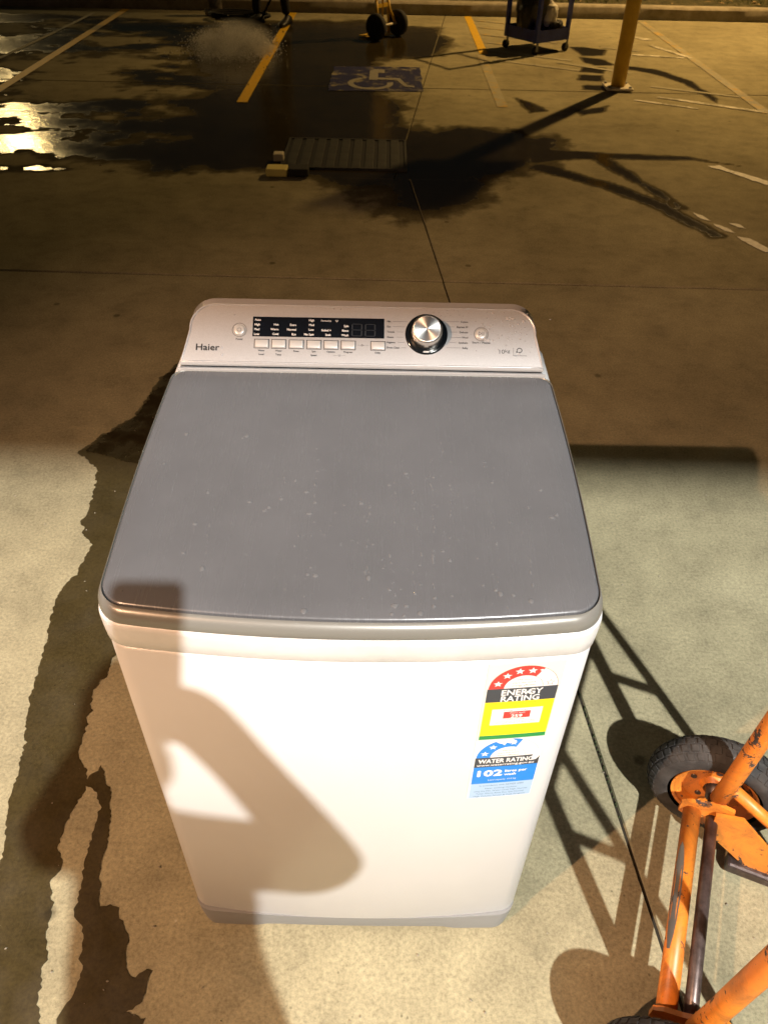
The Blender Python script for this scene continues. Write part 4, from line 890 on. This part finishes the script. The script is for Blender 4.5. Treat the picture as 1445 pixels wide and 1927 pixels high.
MB().tube([(0, .06, .03), (0, .065, 1.0)], .010, 8).build('centre_bar', M['ypole'], yt)
MB().tube([(-.095, .06, 1.15), (-.07, .0, 1.22), (.07, .0, 1.22), (.095, .06, 1.15)], .013, 10).build('handle', M['ypole'], yt)
MB().box((-.16, .05, .010), (.16, .24, .018)).build('toe_plate', M['ypole'], yt)

# grey drum, hose and bits near the worker
dm_ = MB().lathe([(.070, .0), (.076, .01), (.076, .16), (.072, .17), (.072, .19), (.077, .20), (.077, .36), (.072, .38), (.04, .42), (.03, .45)], 24).build('drum', M['plasticgrey']); dm_.location = (-1.93, 9.70, .008)
tag(dm_, 'grey plastic drum standing by the kerb left of the worker', 'drum')
hp = []
for k in range(90):
    a = k*0.33; r = .16+.05*math.sin(k*.7)+k*.0012; hp.append((-1.62+r*1.25*math.cos(a), 9.42+r*.8*math.sin(a), .02+.0006*k))
hp += [(-1.35, 9.2, .06), (-1.15, 8.95, .35), (-1.12, 8.93, .8)]
tag(MB().tube(hp, .013, 8).build('hose', M['black']), 'black hose coiled on the wet ground beside the worker', 'hose')
cu = lump('paper_cup', 'crumpled pale cup lying left of the grey drum', 'cup', (-2.03, 9.72, .03), (.035, .03, .03), M['cream'], 30)

# ---------------- people: skinned figures
def skin_person(name, label, joints, edges, root, m, loc, rz=0, subs=2):
    me = bpy.data.meshes.new(name); keys = list(joints); me.from_pydata([joints[k][0] for k in keys], [(keys.index(a), keys.index(b_)) for a, b_ in edges], []); me.update()
    o = bpy.data.objects.new(name, me); C.objects.link(o)
    sk = o.modifiers.new('skin', 'SKIN'); sk.use_smooth_shade = True
    for i, k in enumerate(keys):
        r = joints[k][1]; me.skin_vertices[0].data[i].radius = (r, r) if not isinstance(r, tuple) else r; me.skin_vertices[0].data[i].use_root = (k == root)
    ss = o.modifiers.new('sub', 'SUBSURF'); ss.levels = subs; ss.render_levels = subs
    dg = bpy.context.evaluated_depsgraph_get(); dg.update(); me2 = bpy.data.meshes.new_from_object(o.evaluated_get(dg))
    bpy.data.objects.remove(o); o = bpy.data.objects.new(name, me2); C.objects.link(o); me2.materials.clear(); me2.materials.append(m)
    me2.polygons.foreach_set('use_smooth', [True]*len(me2.polygons))
    o.location = loc; o.rotation_euler = (0, 0, rz); return tag(o, label, 'person')
def head(parent, c, r, look, hair=True):
    bm = bmesh.new(); bmesh.ops.create_icosphere(bm, subdivisions=4, radius=1)
    for v in bm.verts:
        n = v.co.copy(); x, y, z = n.x*.82, n.y*.95, n.z*1.18
        if n.z < -.2: x *= 1-.28*(-n.z-.2); y *= 1-.12*(-n.z-.2)
        if n.y < -.75 and abs(n.x) < .18 and -.28 < n.z < .12: y -= .20*(1-abs(n.x)/.18)*(.6-abs(n.z+.08))      # nose
        if n.y < -.6 and abs(abs(n.x)-.34) < .14 and .02 < n.z < .22: y += .07                                   # eye sockets
        if n.y < -.6 and abs(n.x) < .26 and -.52 < n.z < -.44: y += .05                                          # mouth
        if abs(n.x) > .93 and abs(n.z) < .22 and abs(n.y) < .3: x *= 1.14                                        # ears
        v.co = Vector((x, y, z))*r
    mb = MB(); mb.bm(bm, True); o = mb.build('head', M['skin'], parent); o.location = c; o.rotation_euler = look
    hb = bmesh.new(); bmesh.ops.create_icosphere(hb, subdivisions=3, radius=1)
    for v in hb.verts:
        n = v.co.copy(); v.co = Vector((n.x*.88, n.y*1.0+.06, n.z*1.2+.06))*r*1.04
    bmesh.ops.delete(hb, geom=[v for v in hb.verts if v.co.z < -.1*r or (v.co.y < -.55*r and v.co.z < .55*r)], context='VERTS')
    mb = MB(); mb.bm(hb, True); mb.build('hair', M['cloth'], o)
    return o
def shoe(parent, x, y, rz, L=.27):
    mb = MB(); rings = []
    for t, wd, hh in ((0, .03, .05), (.05, .036, .085), (.3, .038, .10), (.45, .040, .075), (.7, .046, .055), (.9, .040, .042), (1.0, .022, .03)):
        yy = .08-L*t; rings.append([(wd*math.cos(a)*1.0, yy, max(.0, hh*.5+hh*.5*math.sin(a))) for a in [2*math.pi*k/14 for k in range(14)]])
    mb.loft(rings, True, True, True); o = mb.build('shoe', M['shoe'], parent); o.location = (x, y, .008); o.rotation_euler = (0, 0, rz); return o
wp = skin_person('person', 'person in dark trousers and shoes standing by the kerb, seen from the knees down', {
    'pel': ((0, 0, .92), (.15, .11)), 'ch': ((0, .02, 1.22), (.16, .11)), 'nk': ((0, .0, 1.48), .06), 'hl': ((-.10, 0, .86), .09), 'kl': ((-.15, -.02, .48), .065), 'al': ((-.165, .02, .09), .048), 'hr': ((.10, 0, .86), .09), 'kr': ((.12, -.03, .48), .065), 'ar': ((.165, -.05, .09), .048),
    'sl': ((-.20, 0, 1.40), .065), 'el': ((-.27, -.08, 1.12), .045), 'wl': ((-.20, -.28, 1.0), .032), 'ml': ((-.18, -.34, .98), .03), 'sr': ((.20, 0, 1.40), .065), 'er': ((.27, -.08, 1.12), .045), 'wr': ((.16, -.28, .95), .032), 'mr': ((.14, -.34, .93), .03)},
    [('pel', 'ch'), ('ch', 'nk'), ('pel', 'hl'), ('hl', 'kl'), ('kl', 'al'), ('pel', 'hr'), ('hr', 'kr'), ('kr', 'ar'), ('ch', 'sl'), ('sl', 'el'), ('el', 'wl'), ('wl', 'ml'), ('ch', 'sr'), ('sr', 'er'), ('er', 'wr'), ('wr', 'mr')], 'pel', M['cloth'], (-1.235, 9.22, .0))
head(wp, (0, -.03, 1.62), .105, (0, 0, 0)); shoe(wp, -.165, .0, R(-70), .25); shoe(wp, .165, -.07, R(-20), .25)

# photographer just behind the viewpoint (its shadow falls on the machine and the ground)
ph = skin_person('person', 'person holding up a phone, standing just behind the viewpoint', {
    'pel': ((.02, -.95, .93), .165), 'be': ((.02, -.95, 1.08), .16), 'ch': ((.03, -.94, 1.25), .16), 'nk': ((.04, -.92, 1.42), .09), 'nt': ((.01, -.89, 1.50), .055),
    'hl': ((-.09, -.93, .86), .10), 'kl': ((-.11, -.95, .46), .072), 'al': ((-.12, -.98, .07), .05), 'hr': ((.12, -.93, .86), .10), 'kr': ((.14, -.95, .46), .072), 'ar': ((.15, -.98, .07), .05),
    'sl': ((-.13, -.91, 1.39), .07), 'el': ((-.200, -.80, 1.24), .055), 'wl': ((-.080, -.655, 1.40), .040), 'ml': ((-.045, -.625, 1.465), .034),
    'sr': ((.170, -.90, 1.425), .07), 'er': ((.270, -.80, 1.235), .052), 'wr': ((.098, -.66, 1.375), .037), 'mr': ((.040, -.630, 1.445), .042), 'pc': ((-.015, -.630, 1.435), .046)},
    [('pel', 'be'), ('be', 'ch'), ('ch', 'nk'), ('nk', 'nt'), ('pel', 'hl'), ('hl', 'kl'), ('kl', 'al'), ('pel', 'hr'), ('hr', 'kr'), ('kr', 'ar'), ('nk', 'sl'), ('sl', 'el'), ('el', 'wl'), ('wl', 'ml'), ('nk', 'sr'), ('sr', 'er'), ('er', 'wr'), ('wr', 'mr'), ('mr', 'pc')], 'pel', M['cloth'], (0, 0, 0))
head(ph, (.0, -.87, 1.60), .098, (R(25), 0, R(180))); shoe(ph, -.12, -.96, R(180)); shoe(ph, .15, -.96, R(180))
pq = [(sx*(.0285+.010*math.cos(R(a))) if True else 0, sz*(.070+.010*math.sin(R(a)))) for sx, sz, rg in ((1, 1, range(0, 91, 15)), (-1, 1, range(90, -1, -15)), (-1, -1, range(0, 91, 15)), (1, -1, range(90, -1, -15))) for a in rg]
pho = MB().loft([[(x, -.004, z) for x, z in pq], [(x, .004, z) for x, z in pq]], False, True, True).build('phone', M['phone']); pho.location = (-.004, -.597, 1.510); pho.rotation_euler = (-PITCH, 0, 0); tag(pho, 'black phone held up behind the viewpoint', 'phone')

# ---------------- water spray where the worker hoses the ground
bm = bmesh.new(); bmesh.ops.create_icosphere(bm, subdivisions=3, radius=1)
for v in bm.verts: v.co = Vector((v.co.x*.42, v.co.y*.75, max(-.06, v.co.z*.20)))
mb = MB(); mb.bm(bm, True)
mv = bpy.data.materials.new('spray_mist'); mv.use_nodes = True; t = mv.node_tree; t.nodes.remove(t.nodes['Principled BSDF']); pv = N(t, 'ShaderNodeVolumePrincipled'); t.links.new(pv.outputs[0], t.nodes['Material Output'].inputs['Volume'])
pv.inputs['Color'].default_value = (.97, .95, .92, 1); pv.inputs['Anisotropy'].default_value = 0.35
oc = objc(t); mp = N(t, 'ShaderNodeMapping'); mp.inputs['Scale'].default_value = (1/.40, 1/.72, 1/.19); t.links.new(oc, mp.inputs[0])
ln = N(t, 'ShaderNodeVectorMath', operation='LENGTH'); t.links.new(mp.outputs[0], ln.inputs[0])
fo = N(t, 'ShaderNodeMapRange'); t.links.new(ln.outputs['Value'], fo.inputs[0]); fo.inputs[1].default_value = 1.0; fo.inputs[2].default_value = 0.15; fo.inputs[3].default_value = 0.0; fo.inputs[4].default_value = 1.0
dn = N(t, 'ShaderNodeMapRange'); t.links.new(nz(t, oc, 5.5, 6, .65, .8), dn.inputs[0]); dn.inputs[1].default_value = .42; dn.inputs[2].default_value = .66; dn.inputs[3].default_value = 0.05; dn.inputs[4].default_value = 1.0
mu = N(t, 'ShaderNodeMath', operation='MULTIPLY'); t.links.new(fo.outputs[0], mu.inputs[0]); t.links.new(dn.outputs[0], mu.inputs[1])
mu2 = N(t, 'ShaderNodeMath', operation='MULTIPLY'); t.links.new(mu.outputs[0], mu2.inputs[0]); mu2.inputs[1].default_value = 9.0; t.links.new(mu2.outputs[0], pv.inputs['Density'])
sp = mb.build('water_spray', mv); sp.location = (-1.42, 7.75, .075); tag(sp, 'pale cloud of water spray rising off the wet ground', 'water spray', kind='stuff')
sd = MB(); r5 = random.Random(11)
am = MB()
for k in range(11000):
    if r5.random() < .55:
        an = r5.uniform(-.5, 2.7); rr_ = abs(r5.gauss(.30, .05)); x = -1.42+rr_*(1+.5*noise.noise((an*2.2, 3, 1)))*math.cos(an); rr_ *= 1+.7*noise.noise((an*3.1, 1, 7)); z = .01+.13*max(0, math.sin(an))*rr_/.3+abs(r5.gauss(0, .02)); y = r5.gauss(7.72, .14)
    else: x = r5.gauss(-1.46, .17); y = r5.gauss(7.75, .22); z = .01+abs(r5.gauss(0, .06))
    s_ = r5.uniform(.0018, .0042)*(1.6 if r5.random() < .06 else 1); am.add([(x-s_, y, z), (x+s_, y, z), (x, y-s_, z), (x, y+s_, z), (x, y, z-s_*1.3), (x, y, z+s_*1.3)], [(0, 2, 5), (2, 1, 5), (1, 3, 5), (3, 0, 5), (2, 0, 4), (1, 2, 4), (3, 1, 4), (0, 3, 4)])
tag(am.build('spray_drops', mat('white_spray_water', (0.75, 0.73, 0.70), 0.2)), 'white flying water drops of the spray beside the worker', 'water drops', kind='stuff')
for k in range(150):
    x, y = r5.gauss(-1.42, .42), r5.gauss(7.6, .8); z = .012+abs(r5.gauss(0, .05))*(1 if r5.random() < .4 else 0); s = r5.uniform(.003, .009)
    sd.lathe([(s*.5, -s*.8), (s, 0), (s*.5, s*.8)], 6, Matrix.Translation((x, y, z)))
for k in range(60):
    x, y = r5.uniform(-2.3, -.6), r5.uniform(4.3, 6.6); s = r5.uniform(.003, .007); sd.lathe([(s, -.002), (s*.8, s*.6), (s*.3, s)], 6, Matrix.Translation((x, y, .01)))
tag(sd.build('splash_drops', M['water']), 'small splashed water drops on the wet ground near the spray', 'water drops', kind='stuff')
